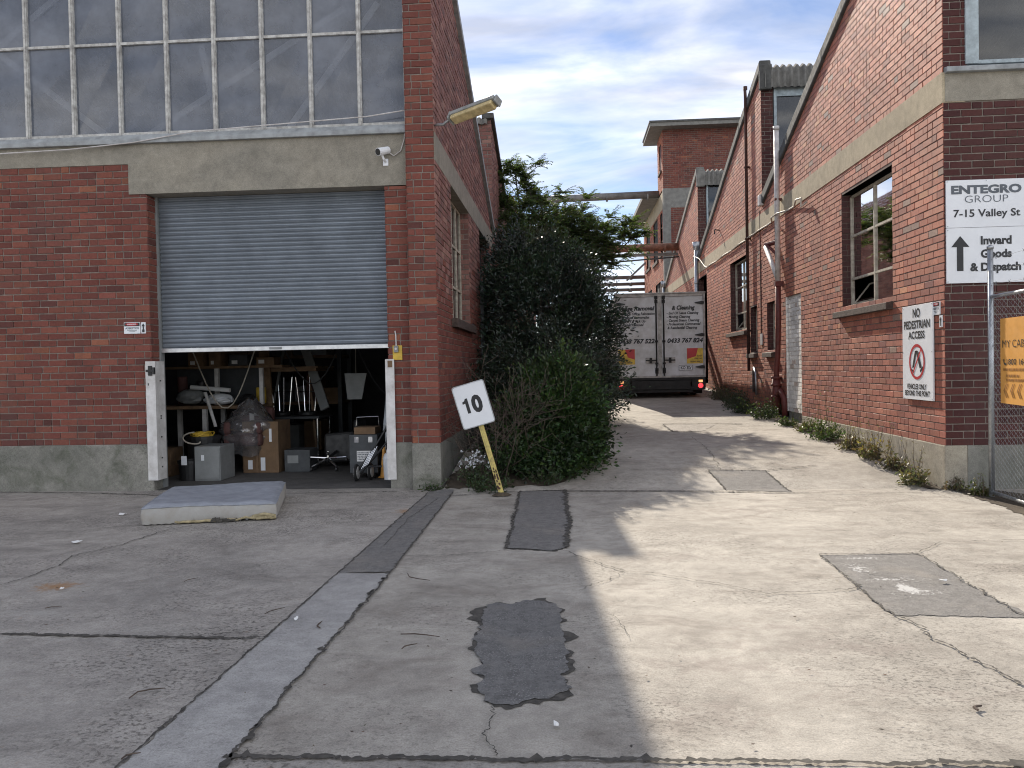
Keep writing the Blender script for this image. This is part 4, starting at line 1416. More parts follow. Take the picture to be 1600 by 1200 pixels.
def big_signs():
    ex, ey, en = (1, 0, 0), (0, 0, 1), (0, -1, 0)
    y = FR - .032
    # upper board
    b = MB().box(4.475, 5.50, FR - .031, FR - .013, 3.082, 3.636)
    s = tag(b.build('site_sign', M['sign_white'], bevel=.002), 'upper white board on the brick corner reading ENTEGRO GROUP 7-15 Valley St', 'sign')
    pl = Plate((0, y, 0), ex, ey, en)
    m1 = MB()
    pl.text('ENTEGRO', 4.533, 5.325, 3.478, .088, bold=.045, mb=m1)
    pl.text('GROUP', 4.686, 5.175, 3.369, .083, bold=-.012, mb=m1)
    m1.build('slate_lettering', M['ink_grey'], s)
    m2 = MB(); pl.text('7-15 Valley St', 4.556, 5.31, 3.205, .083, bold=.018, mb=m2)
    m2.build('lettering', M['ink'], s)
    screw_heads(pl, [(4.49, 3.62), (4.93, 3.62), (4.49, 3.10), (5.42, 3.10)], s)
    b = MB().box(4.475, 5.50, FR - .031, FR - .013, 2.432, 3.078)
    s = tag(b.build('direction_sign', M['sign_white'], bevel=.002), 'lower white board on the brick corner with a black up arrow reading Inward Goods & Dispatch', 'sign')
    m2 = MB()
    pl.text('Inward', 4.862, 5.21, 2.882, .088, bold=.042, mb=m2)
    pl.text('Goods', 4.862, 5.21, 2.727, .088, bold=.042, mb=m2)
    pl.text('& Dispatch', 4.742, 5.315, 2.573, .088, bold=.042, mb=m2)
    m2.build('lettering', M['ink'], s)
    m3 = MB()
    pl.poly([(4.630, 2.983), (4.529, 2.855), (4.592, 2.855), (4.592, 2.575), (4.665, 2.575), (4.665, 2.855), (4.733, 2.855)], mb=m3)
    m3.build('arrow', M['ink'], s)
    screw_heads(pl, [(4.49, 2.45), (4.49, 3.05), (5.42, 2.45)], s)


def ped_sign():
    b = MB().box(XR - .036, XR - .016, 10.008, 10.875, 1.038, 2.235)
    s = tag(b.build('pedestrian_sign', M['sign_white'], bevel=.002), 'tall white NO PEDESTRIAN ACCESS sign with a red no-walking circle on the alley wall', 'sign')
    pl = Plate((XR - .0365, 10.875, 1.038), (0, -1, 0), (0, 0, 1), (-1, 0, 0))
    W_, H_ = .867, 1.197
    m = MB()
    pl.text('NO', .32, .53, 1.045, .105, bold=.03, mb=m)
    pl.text('PEDESTRIAN', .055, .80, .905, .095, bold=.03, mb=m)
    pl.text('ACCESS', .185, .655, .775, .088, bold=.03, mb=m)
    pl.text('VEHICLES ONLY', .13, .70, .135, .062, bold=.03, mb=m)
    pl.text('BEYOND THIS POINT', .075, .79, .05, .062, bold=.03, mb=m)
    m.build('lettering', M['ink'], s)
    k = MB()
    # a pair of walking legs cut from black film
    pl.poly([(.375, .615), (.43, .625), (.345, .41), (.292, .40)], mb=k)
    pl.poly([(.40, .62), (.47, .615), (.565, .41), (.51, .395)], mb=k)
    pl.poly([(.262, .395), (.335, .375), (.33, .345), (.255, .37)], mb=k)
    pl.poly([(.515, .375), (.60, .425), (.61, .395), (.525, .342)], mb=k)
    k.build('walking_legs', M['ink'], s)
    r = MB()
    pl.ring(.43, .48, .225, .225, .036, mb=r, d=.0035)
    a = math.radians(52)
    ux, uy = math.cos(a) * .20, math.sin(a) * .20
    nx, ny = -math.sin(a) * .0135, math.cos(a) * .0135
    pl.poly([(.43 - ux + nx, .48 - uy + ny), (.43 - ux - nx, .48 - uy - ny), (.43 + ux - nx, .48 + uy - ny), (.43 + ux + nx, .48 + uy + ny)], mb=r, d=.0042)
    r.build('prohibition_ring', M['red'], s)
    screw_heads(pl, [(.02, 1.18), (.85, 1.18), (.02, .6), (.85, .6), (.02, .02), (.85, .02)], s)


def danger_plate(pl, w, h, name, label, parent_mb):
    s = tag(parent_mb.build(name, M['sign_white']), label, 'sign')
    m = MB(); pl.poly([(.006, h * .66), (w - .006, h * .66), (w - .006, h - .006), (.006, h - .006)], mb=m, d=.002)
    m.build('black_header', M['ink'], s)
    m = MB()
    n = 24
    pl.poly([(w / 2 + w * .40 * math.cos(2 * math.pi * k / n), h * .825 + h * .115 * math.sin(2 * math.pi * k / n)) for k in range(n)], mb=m, d=.003)
    m.build('red_oval', M['red'], s)
    m = MB(); pl.text('DANGER', w * .22, w * .78, h * .775, h * .10, bold=.02, mb=m, d=.004)
    m.build('lettering', M['sign_white'], s)
    m = MB()
    pl.text('ASBESTOS', w * .08, w * .92, h * .40, h * .16, bold=.02, mb=m, d=.002)
    for k, (a, b) in enumerate(((.2, .8), (.3, .7))):
        pl.poly([(w * a, h * (.27 - .11 * k)), (w * b, h * (.27 - .11 * k)), (w * b, h * (.30 - .11 * k)), (w * a, h * (.30 - .11 * k))], mb=m, d=.002)
    m.build('lettering', M['ink_grey'], s)
    return s


def small_signs():
    z0 = 2.092
    pl = Plate((-5.848, LF - .0225, z0), (1, 0, 0), (0, 0, 1), (0, -1, 0))
    danger_plate(pl, .222, .15, 'asbestos_sign', 'small DANGER ASBESTOS plate on shaded brick left of the roller shutter', MB().box(-5.848, -5.626, LF - .022, LF - .008, z0, z0 + .15))
    b = MB().box(-5.612, -5.552, LF - .022, LF - .008, z0, z0 + .148)
    s = tag(b.build('arrow_plate', M['sign_white']), 'narrow white plate with a black up arrow beside the shutter', 'sign')
    pl = Plate((-5.612, LF - .0225, z0), (1, 0, 0), (0, 0, 1), (0, -1, 0))
    m = MB(); pl.poly([(.03, .135), (.008, .095), (.021, .095), (.021, .052), (.014, .052), (.014, .015), (.046, .015), (.046, .052), (.039, .052), (.039, .095), (.052, .095)], mb=m)
    m.build('arrow', M['ink'], s)
    z0 = 2.078
    pl = Plate((XR - .0225, 10.033, z0), (0, -1, 0), (0, 0, 1), (-1, 0, 0))
    danger_plate(pl, .178, .155, 'asbestos_sign', 'small DANGER ASBESTOS plate beside the tall pedestrian sign at the corner', MB().box(XR - .022, XR - .008, 9.855, 10.033, z0, z0 + .155))
    b = MB().box(XR - .020, XR - .008, 9.80, 9.865, 1.925, 2.065)
    s = tag(b.build('arrow_plate', M['sign_white']), 'narrow white arrow plate at the sunlit brick corner below the asbestos plate', 'sign')
    pl = Plate((XR - .0205, 9.865, 1.925), (0, -1, 0), (0, 0, 1), (-1, 0, 0))
    m = MB(); pl.poly([(.032, .125), (.008, .085), (.022, .085), (.022, .015), (.043, .015), (.043, .085), (.056, .085)], mb=m)
    m.build('arrow', M['ink'], s)


def speed_sign():
    base = Vector((-.80, 9.58, 0.0))
    s = thing('speed_sign', base, 'leaning white sign with a black 10 on a yellow post', 'sign')
    top = Vector((-1.065, 9.55, .95)); hi = Vector((-1.17, 9.54, 1.33))
    ax = (hi - base).normalized()
    en = Vector((-.08, -1, .02)); en = (en - ax * en.dot(ax)).normalized()
    ex = ax.cross(en) * 1.0
    if ex.x < 0: ex = -ex
    m = MB(); m.obox((base + hi) / 2 - en * .012, ax * ((hi - base).length / 2 + .03), ex * .03, en * .016)
    m.obox((base + hi) / 2 + en * .006, ax * ((hi - base).length / 2 + .03), ex * .007, en * .006)
    m.build('post', M['post_yellow'], s, bevel=.004)
    m = MB()
    rr = random.Random(3)
    for k in range(16):
        t = rr.uniform(.02, .36); c = base + ax * t + en * .0135 + ex * rr.uniform(-.02, .02)
        m.obox(c, ax * rr.uniform(.006, .02), ex * rr.uniform(.004, .010), en * .0006)
    m.build('worn_paint', M['rust'], s)
    # board: rounded rectangle
    W_, H_ = .405, .53
    c = Vector((-1.118, 9.55, 1.112)) + en * .035
    pl = Plate(c - ex * W_ / 2 - ax * H_ / 2, ex, ax, en)
    def rrect(i, r):
        pts = []
        for (cx, cy, a0) in ((W_ - i - r, H_ - i - r, 0), (i + r, H_ - i - r, 90), (i + r, i + r, 180), (W_ - i - r, i + r, 270)):
            for k in range(6):
                a = math.radians(a0 + 18 * k); pts.append((cx + r * math.cos(a), cy + r * math.sin(a)))
        return pts
    m = MB()
    P = rrect(0, .03); n = len(P)
    m.add([pl.p(x, y, -.012) for x, y in P] + [pl.p(x, y, 0) for x, y in P], [tuple(range(n))[::-1], tuple(range(n, 2 * n))] + [(i, (i + 1) % n, (i + 1) % n + n, i + n) for i in range(n)])
    bd = m.build('board', M['sign_white'], s)
    m = MB()
    A, B2 = rrect(0.0, .03), rrect(.011, .025)
    m.add([pl.p(x, y, .002) for x, y in A] + [pl.p(x, y, .002) for x, y in B2] + [pl.p(x, y, -.014) for x, y in A], [(i, (i + 1) % n, (i + 1) % n + n, i + n) for i in range(n)] + [(i, (i + 1) % n, (i + 1) % n + 2 * n, i + 2 * n) for i in range(n)])
    m.build('border', M['galv'], bd)
    m = MB(); pl.text('0', .185, .315, .175, .185, bold=.05, mb=m, d=.0025)
    pl.poly([(.112, .177), (.150, .177), (.150, .36), (.122, .36), (.108, .335), (.080, .326), (.080, .298), (.112, .304)], mb=m, d=.0025)
    m.build('lettering', M['ink'], bd)
    m = MB()
    v = [(base.x + .12 * math.cos(a) * rr.uniform(.6, 1.2), base.y - .02 + .07 * math.sin(a) * rr.uniform(.6, 1.2), .012) for a in np.linspace(0, 6.28, 15)[:-1]]
    v2 = [(base.x + .05 * math.cos(a), base.y + .03 * math.sin(a), .045) for a in np.linspace(0, 6.28, 15)[:-1]]
    m.add(v + v2, [(i, (i + 1) % 14, (i + 1) % 14 + 14, i + 14) for i in range(14)] + [tuple(range(14, 28))])
    m.build('dirt_footing', M['soil'], s)


big_signs(); ped_sign(); small_signs(); speed_sign()

# ================================================================== wall mounted bits
def fittings():
    # security camera
    s = thing('security_camera', (-2.30, LF, 4.25), 'white bullet security camera on the lintel above the shutter', 'camera')
    m = MB(); m.box(-2.315, -2.245, LF - .03, LF - .02, 4.18, 4.27); m.tube([(-2.28, LF - .03, 4.23), (-2.29, LF - .09, 4.25), (-2.31, LF - .11, 4.31)], .016, 8)
    m.build('bracket', M['sign_white'], s, bevel=.003)
    d = Vector((-.55, -.75, -.30)).normalized(); c = Vector((-2.29, LF - .12, 4.345))
    m = MB().tube([c - d * .10, c - d * .09, c + d * .09], [.03, .047, .05], 14)
    m.build('housing', M['sign_white'], s, smooth=False)
    m = MB().tube([c + d * .088, c + d * .094], .044, 14); m.build('lens', M['black'], s)
    m = MB().tube([(-2.25, LF - .06, 4.36), (-2.17, LF - .04, 4.30), (-2.08, LF - .035, 4.36), (-2.03, LF - .04, 4.5), (-2.01, LF - .05, 4.66), (-2.0, LF - .05, 4.95)], .007, 6)
    m.build('cable', M['pvc'], s)
    # long loose cable along the ledge
    pts = []
    for x, z in ((-9.5, 4.52), (-7.5, 4.51), (-6.5, 4.53), (-5.6, 4.59), (-4.8, 4.70), (-4.0, 4.735), (-3.2, 4.77), (-2.5, 4.80), (-2.0, 4.86)):
        pts.append((x, LF - .09, z))
    tag(MB().tube(pts, .008, 6).build('loose_cable', M['pvc']), 'thin pale cable sagging along the ledge under the tall glazing', 'cable')
    # batten flood light on the corner pier
    s = thing('flood_light', (LX, 10.1, 4.72), 'grey strip floodlight with a yellowed cover jutting from the warehouse corner', 'lamp')
    p, q = Vector((-1.37, 10.02, 4.67)), Vector((-.79, 9.62, 4.72))
    ax = (q - p).normalized(); sd = ax.cross(Vector((0, 0, 1))).normalized(); up = sd.cross(ax)
    tilt = (up * .86 + sd * -.5).normalized(); s2 = ax.cross(tilt).normalized()
    m = MB(); c = (p + q) / 2
    m.obox(c + tilt * .035, ax * .36, s2 * .075, tilt * .028)
    m.obox(c + tilt * .066, ax * .32, s2 * .045, tilt * .010)
    m.build('housing', M['lamp_grey'], s, bevel=.02)
    m = MB(); m.obox(c - tilt * .020, ax * .335, s2 * .062, tilt * .030)
    m.build('diffuser', M['diffuser'], s, bevel=.015)
    m = MB(); m.obox(q + ax * .03 + tilt * .02, ax * .012, s2 * .06, tilt * .05).obox(p - ax * .02 + tilt * .02, ax * .012, s2 * .07, tilt * .06)
    m.build('end_cap', M['lamp_grey'], s, bevel=.01)
    m = MB().tube([(LX, 10.2, 4.66), (-1.5, 10.12, 4.64), p + tilt * .05], .018, 8)
    m.build('arm', M['galv'], s)
    # yellow backed switch
    s = tag(MB().box(-2.245, -2.12, LF - .026, LF - .008, 1.672, 1.86).build('switch_board', M['yellow'], bevel=.004), 'small yellow backing board with a grey switch beside the shutter', 'switch')
    MB().box(-2.225, -2.165, LF - .06, LF - .026, 1.77, 1.855).build('switch_box', M['grey_metal'], s, bevel=.005)
    MB().lathe((-2.195, LF - .06, 1.815), [(.016, 0), (.016, -.008)], 10, 'y').build('button', M['pvc'], s)
    MB().tube([(-2.195, LF - .03, 1.85), (-2.20, LF - .02, 2.0), (-2.21, LF - .015, 2.05)], .009, 6).build('cable', M['pvc'], s)
    # pale cable along the band of the factory
    pts = [(XR - .04, 14.95, 4.45), (XR - .12, 15.05, 4.38), (XR - .1, 15.1, 4.55), (XR - .09, 15.5, 4.60)]
    for y in np.linspace(15.8, 25.4, 24):
        pts.append((XR - .035 - (.12 if 16.4 < y < 17.2 else 0) - (.05 if 19.3 < y < 19.9 else 0), y, 4.545 + .012 * math.sin(y * 3.1)))
    pts += [(XR - .05, 25.7, 4.62), (XR - .1, 26.4, 4.95), (XR - .2, 26.9, 5.1), (XR - .2, 27.0, 4.9)]
    tag(MB().tube(pts, .018, 6).build('band_cable', M['cable']), 'pale cable clipped along the lower edge of the factory concrete band', 'cable')


fittings()

# ================================================================== TRUCK
def truck():
    g = gz(2.5, 22.0)
    x0, x1, y0 = 1.345, 3.775, 22.0
    xm = 2.555
    zb, zt = 1.20, 3.46
    t = thing('box_truck', (xm, 25, g), 'white removal box truck with dark lettering on its rear doors', 'truck')
    m = MB().box(x0 + .02, x1 - .02, y0 + .06, y0 + 5.6, zb, zt - .02)
    m.build('cargo_box', M['truck'], t, bevel=.02)
    m = MB()
    m.box(x0, x0 + .06, y0, y0 + .1, zb - .02, zt).box(x1 - .06, x1, y0, y0 + .1, zb - .02, zt).box(x0 + .06, x1 - .06, y0 + .001, y0 + .1, zt - .075, zt).box(x0 + .06, x1 - .06, y0 + .001, y0 + .1, zb - .02, zb + .03)
    m.box(x0 - .01, x1 + .01, y0 - .03, y0 + .14, zt, zt + .035)
    m.build('rear_frame', M['truck_trim'], t, bevel=.006)
    rd = []
    for side in (0, 1):
        a, b = (x0 + .062, xm - .055) if side == 0 else (xm + .055, x1 - .062)
        d = MB().box(a, b, y0 + .018, y0 + .06, zb + .032, zt - .078)
        d = d.build('rear_door', M['truck'], t, bevel=.006)
        rd.append(d)
        for z in (1.46, 2.33, 3.20):
            h = MB()
            if side == 0:
                h.prism([(x0 + .03, z - .032), (x0 + .10, z - .046), (x0 + .28, z - .010), (x0 + .28, z + .010), (x0 + .10, z + .046), (x0 + .03, z + .032)], 'y', y0 - .02, y0 + .017)
            else:
                h.prism([(x1 - .03, z - .032), (x1 - .10, z - .046), (x1 - .28, z - .010), (x1 - .28, z + .010), (x1 - .10, z + .046), (x1 - .03, z + .032)], 'y', y0 - .02, y0 + .017)
            h.build('hinge', M['black'], d)
        rx = xm - .10 if side == 0 else xm + .10
        r = MB().tube([(rx, y0 - .012, zb + .03), (rx, y0 - .012, zt - .1)], .020, 8)
        for z in (zb + .10, zb + .16, 1.55, 2.15, zt - .25, zt - .14):
            r.box(rx - .04, rx + .04, y0 - .03, y0 + .017, z, z + (.09 if z > 3 or z < 1.4 else .05))
        r.build('lock_rod', M['chassis'], d)
        hx0, hx1 = (xm - .40, xm - .12) if side == 0 else (xm + .12, xm + .40)
        q = MB().box(hx0, hx1, y0 - .006, y0 + .017, 1.58, 1.735); q.build('latch_plate', M['truck_trim'], d, bevel=.004)
        q = MB().box(hx0, hx1, y0 - .028, y0 - .008, 1.64, 1.675).box((hx0 + hx1) / 2 - .035, (hx0 + hx1) / 2 + .035, y0 - .034, y0 - .01, 1.585, 1.73)
        q.build('latch_handle', M['chassis'], d)
    m = MB().box(xm - .052, xm + .052, y0 + .022, y0 + .06, zb + .03, zt - .077); m.box(xm - .008, xm + .008, y0 + .010, y0 + .022, zb + .03, zt - .077)
    m.build('centre_post', M['truck_trim'], t)
    # lettering on the doors
    pl = Plate((0, y0 + .017, 0), (1, 0, 0), (0, 0, 1), (0, -1, 0))
    def Z(py): return 1.55 + (562.5 - py) / 1250 * 22.0 - .12        # measured rows
    L_, R_ = MB(), MB()
    sh = .22
    pl.text('Orange Removal', 1.36, 2.42, 3.025, .105, bold=.045, shear=sh, mb=L_)
    for k, (t_, w) in enumerate((('- Home & Office Relocation', 1.0), ('- Furniture Removalist', .86), ('- Delivery & Pick Up', .75), ('- Rubbish Removal', .70))):
        pl.text(t_, 1.42, 1.42 + w, 2.90 - k * .10, .066, bold=.035, shear=sh, mb=L_)
    pl.text('0433 767 522', 1.44, 2.41, 2.13, .11, bold=.045, shear=sh, mb=L_)
    pl.text('& Cleaning', 2.88, 3.50, 3.025, .105, bold=.045, shear=sh, mb=R_)
    for k, (t_, w) in enumerate((('- End Of Lease Cleaning', .86), ('- Moving Cleaning', .64), ('- Carpet Steam Cleaning', .88), ('- Professional Commercial', .91), ('& Residential Cleaning', .82))):
        pl.text(t_, 2.74 + (.02 if k == 4 else 0), 2.74 + w, 2.90 - k * .10, .066, bold=.035, shear=sh, mb=R_)
    pl.text('0433 767 824', 2.75, 3.71, 2.13, .11, bold=.045, shear=sh, mb=R_)
    L_.build('lettering', M['ink'], rd[0]); R_.build('lettering', M['ink'], rd[1])
    for side, (a, b) in enumerate(((1.42, 1.87), (3.27, 3.70))):
        mk = MB(); pl.poly([(a, 1.555), (b, 1.555), (b, 1.97), (a, 1.97)], mb=mk, d=.002)
        k = mk.build('turn_marker', M['yellow'], rd[side])
        rm = MB()
        if side == 0: pl.poly([(a + .18, 1.97), (b - .005, 1.97), (b - .005, 1.69), (a + .26, 1.75)], mb=rm, d=.004)
        else: pl.poly([(a + .005, 1.97), (b - .13, 1.97), (b - .19, 1.75), (a + .005, 1.68)], mb=rm, d=.004)
        rm.build('red_panel', M['red'], k)
        w = MB()
        pl.text('DO NOT', b - .16 if side else a + .05, b - .02 if side else a + .19, 1.74, .042, bold=.03, mb=w, d=.004)
        pl.text('OVERTAKE', b - .23 if side else a + .03, b - .02 if side else a + .24, 1.665, .042, bold=.03, mb=w, d=.004)
        pl.text('TURNING VEHICLE', b - .36 if side else a + .03, b - .02 if side else a + .38, 1.585, .042, bold=.03, mb=w, d=.004)
        w.build('lettering', M['ink'], k)
    n = MB().box(3.04, 3.42, y0 - .004, y0 + .010, 1.375, 1.515).build('number_plate', M['sign_white'], t, bevel=.003)
    pp = Plate((0, y0 - .005, 0), (1, 0, 0), (0, 0, 1), (0, -1, 0))
    w = MB(); pp.text('1KO 3SV', 3.07, 3.39, 1.405, .08, bold=.03, mb=w)
    for a, b, c, d in ((3.045, 3.415, 1.378, 1.388), (3.045, 3.415, 1.502, 1.512), (3.045, 3.055, 1.388, 1.502), (3.405, 3.415, 1.388, 1.502)):
        pp.poly([(a, c), (b, c), (b, d), (a, d)], mb=w)
    w.build('lettering', M['ink'], n)
    # under-structure
    m = MB()
    m.box(x0 + .1, x1 - .1, y0 + .05, y0 + 5.5, zb - .14, zb - .02)
    m.box(x0 + .05, x1 - .05, y0 - .02, y0 + .12, zb - .08, zb - .022)
    for x in (xm - .42, xm + .42): m.box(x - .05, x + .05, y0 + .1, y0 + 7.4, zb - .34, zb - .14)
    m.box(x0 + .35, x1 - .35, y0 + .02, y0 + .16, zb - .42, zb - .26)
    m.build('chassis', M['chassis'], t)
    m = MB().box(x0 + .42, x1 - .42, y0 - .03, y0 + .02, zb - .34, zb - .10)
    m.build('tail_lift', M['chassis'], t, bevel=.01)
    for sx in (-1, 1):
        cx = xm + sx * 1.0
        m = MB().box(cx - .16, cx + .20 if sx > 0 else cx + .16, y0 - .01, y0 + .04, zb - .36, zb - .03)
        lp = m.build('lamp_panel', M['chassis'], t)
        lx = x0 + .15 if sx < 0 else x1 - .15
        q = MB().box(lx - .055, lx + .055, y0 - .03, y0 - .012, zb - .155, zb - .09); q.build('indicator', M['lens_amber'], lp, bevel=.006)
        q = MB().lathe((lx, y0 - .012, zb - .245), [(.068, 0), (.066, -.015), (.04, -.028), (0.001, -.032)], 18, 'y'); q.build('tail_light', M['lens_red'], lp, smooth=True)
        m = MB().box(xm + sx * .93 - .28, xm + sx * .93 + .28, y0 + .62, y0 + .635, g + .10, zb - .14)
        m.build('mud_flap', M['rubber'], t)
        for (dx, yy) in ((.80, y0 + 1.25), (1.06, y0 + 1.25), (.93, y0 + 6.6)):
            gg = gz(2, yy)
            c = (xm + sx * dx, yy, gg + .42)
            m = MB().lathe((c[0] - .115, c[1], c[2]), [(.24, 0), (.36, 0), (.41, .03), (.42, .06), (.42, .17), (.41, .20), (.36, .23), (.24, .23)], 28, 'x')
            w = m.build('wheel', M['rubber'], t, smooth=False)
            MB().lathe((c[0] - .09, c[1], c[2]), [(.06, -.01), (.24, .0), (.24, .18), (.06, .19)], 20, 'x').build('rim', M['truck_trim'], w)
    m = MB().tube([(xm - 1.1, y0 + 1.25, g + .44), (xm + 1.1, y0 + 1.25, g + .44)], .06, 10); m.lathe((xm, y0 + 1.25, g + .44), [(.05, -.2), (.19, -.1), (.19, .1), (.05, .2)], 14, 'x')
    m.build('axle', M['chassis'], t)
    cy = y0 + 5.75
    m = MB(); m.prism([(cy, g + .55), (cy + 1.75, g + .55), (cy + 1.85, g + 1.3), (cy + 1.45, g + 2.15), (cy, g + 2.2)], 'x', x0 + .2, x1 - .2)
    c = m.build('cab', M['truck'], t, bevel=.04)
    m = MB(); m.box(x0 + .195, x0 + .2, cy + .5, cy + 1.3, g + 1.35, g + 1.95).box(x1 - .2, x1 - .195, cy + .5, cy + 1.3, g + 1.35, g + 1.95); m.build('cab_window', M['black'], c)
    for sx, xx in ((-1, x0 + .18), (1, x1 - .18)):
        MB().beam((xx, cy + 1.6, g + 1.75), (xx + sx * .2, cy + 1.62, g + 1.75), .03, .03).box(xx + sx * .14, xx + sx * .3, cy + 1.6, cy + 1.64, g + 1.5, g + 1.85).build('side_mirror', M['black'], c)


truck()

# ================================================================== open chain link gate with an orange board
def gate():
    P0 = Vector((4.705, 9.23, 0)); P1 = Vector((4.55, 6.3, 0))
    d = (P1 - P0).normalized(); n = Vector((-d.y, d.x, 0))
    if n.x > 0: n = -n
    ln = (P1 - P0).length
    s = thing('chain_link_gate', P0, 'open galvanised chain link gate with barbed wire strands on top', 'gate')
    m = MB().tube([P0 + Vector((0, 0, -.05)), P0 + Vector((0, 0, 2.76))], .030, 14).tube([P0 + Vector((0, 0, 2.755)), P0 + Vector((0, 0, 2.785)), P0 + Vector((0, 0, 2.80))], [.035, .035, .012], 14)
    m.build('post', M['galv'], s, smooth=True)
    for z in (.055, 2.225):
        MB().tube([P0 + Vector((0, 0, z)), P1 + Vector((0, 0, z))], .021, 10).build('rail', M['galv'], s, smooth=True)
    MB().tube([P1 + Vector((0, 0, .02)), P1 + Vector((0, 0, 2.76))], .026, 10).build('end_post', M['galv'], s, smooth=True)
    for z in (2.35, 2.50, 2.64):
        m = MB(); pts = []
        for k in range(31):
            t = k / 30; pts.append(P0 + d * (ln * t) + Vector((0, 0, z + .02 * math.sin(9 * t + z) + .05 * t)) + n * .03)
        m.tube(pts, .0016, 5)
        for k in range(2, 30, 3):
            q = pts[k]
            m.tube([q - d * .02 + Vector((0, 0, .02)), q + d * .02 - Vector((0, 0, .02))], .002, 4).tube([q - d * .02 - Vector((0, 0, .02)), q + d * .02 + Vector((0, 0, .02))], .002, 4)
        m.tube([P0 + n * .032 + Vector((0, 0, z - .01)), P0 - d * .034 + Vector((0, 0, z)), P0 - n * .032 + Vector((0, 0, z + .01)), P0 + d * .034 + Vector((0, 0, z)), pts[0]], .003, 5)
        m.build('barbed_wire', M['wire'], s)
    # woven diamonds: each wire zig-zags up the gate
    c, dz = .048, .031
    m = MB(); nw = int(ln / c) + 1
    z0, z1 = .045, 2.235
    k2 = int((z1 - z0) / dz)
    for i in range(nw):
        pts = []
        for k in range(k2 + 1):
            u = -.03 + (i + ((k + i) % 2)) * c
            pts.append(P0 + d * u + n * (.024 + (.003 if (k + i) % 2 else -.003)) + Vector((0, 0, z0 + k * dz)))
        m.tube(pts, .0017, 4, cap=False)
    m.build('chain_mesh', M['wire'], s)
    m = MB()
    for z in (1.16, 1.7, .6):
        m.tube([P0 + d * .035 + n * .03 + Vector((0, 0, z)), P0 + n * .036 + Vector((0, 0, z + .012)), P0 - d * .034 + Vector((0, 0, z)), P0 - n * .034 + Vector((0, 0, z)), P0 + d * .12 + n * .032 + Vector((0, 0, z - .03))], .0028, 5)
    m.build('tie_wire', M['wire'], s)
    # orange board wired to the gate
    u0 = .33
    o = P0 + d * u0 + n * .045
    b = MB(); z0, z1 = 1.065, 1.965
    w = 1.25
    b.add([o + Vector((0, 0, z0)), o + d * w + Vector((0, 0, z0 - .02)), o + d * w + Vector((0, 0, z1)), o + Vector((0, 0, z1)),
           o + n * .006 + Vector((0, 0, z0)), o + d * w + n * .006 + Vector((0, 0, z0 - .02)), o + d * w + n * .006 + Vector((0, 0, z1)), o + n * .006 + Vector((0, 0, z1))],
          [(0, 3, 2, 1), (4, 5, 6, 7), (0, 1, 5, 4), (1, 2, 6, 5), (2, 3, 7, 6), (3, 0, 4, 7)])
    bd = tag(b.build('orange_board', M['orange_sign']), 'orange advertising board wired to the chain link gate', 'sign')
    pl = Plate(o + n * .0065, d, (0, 0, 1), n)
    t = MB()
    pl.text('MY CABINET', .05, .78, 1.655, .078, bold=-.008, mb=t)
    pl.text('1800 166 000', .14, .74, 1.475, .058, bold=.012, mb=t)
    pl.poly([(.07, 1.535), (.09, 1.53), (.09, 1.51), (.082, 1.505), (.10, 1.49), (.105, 1.497), (.125, 1.49), (.13, 1.475), (.11, 1.465), (.085, 1.48), (.07, 1.505)], mb=t)
    t.build('lettering', M['ink'], bd)
    t = MB()
    for yy, x1 in ((1.41, .52), (1.345, .40), (1.30, .62)):
        k = 0; x = .07 + (.06 if yy < 1.4 else 0); r = random.Random(int(yy * 100))
        while x < x1:
            ww = r.uniform(.012, .03); pl.poly([(x, yy), (x + ww, yy), (x + ww, yy + .026), (x, yy + .026)], mb=t); x += ww + .009
    for k in range(6):
        x = .07 + k * .14
        for q in (0, .035):
            pl.poly([(x + q, 1.0 + .2), (x + q + .055, 1.0 + .275), (x + q + .07, 1.0 + .275), (x + q + .018, 1.2), (x + q + .07, 1.125), (x + q + .055, 1.125)], mb=t)
    t.build('small_print', M['dark_orange'], bd)


gate()

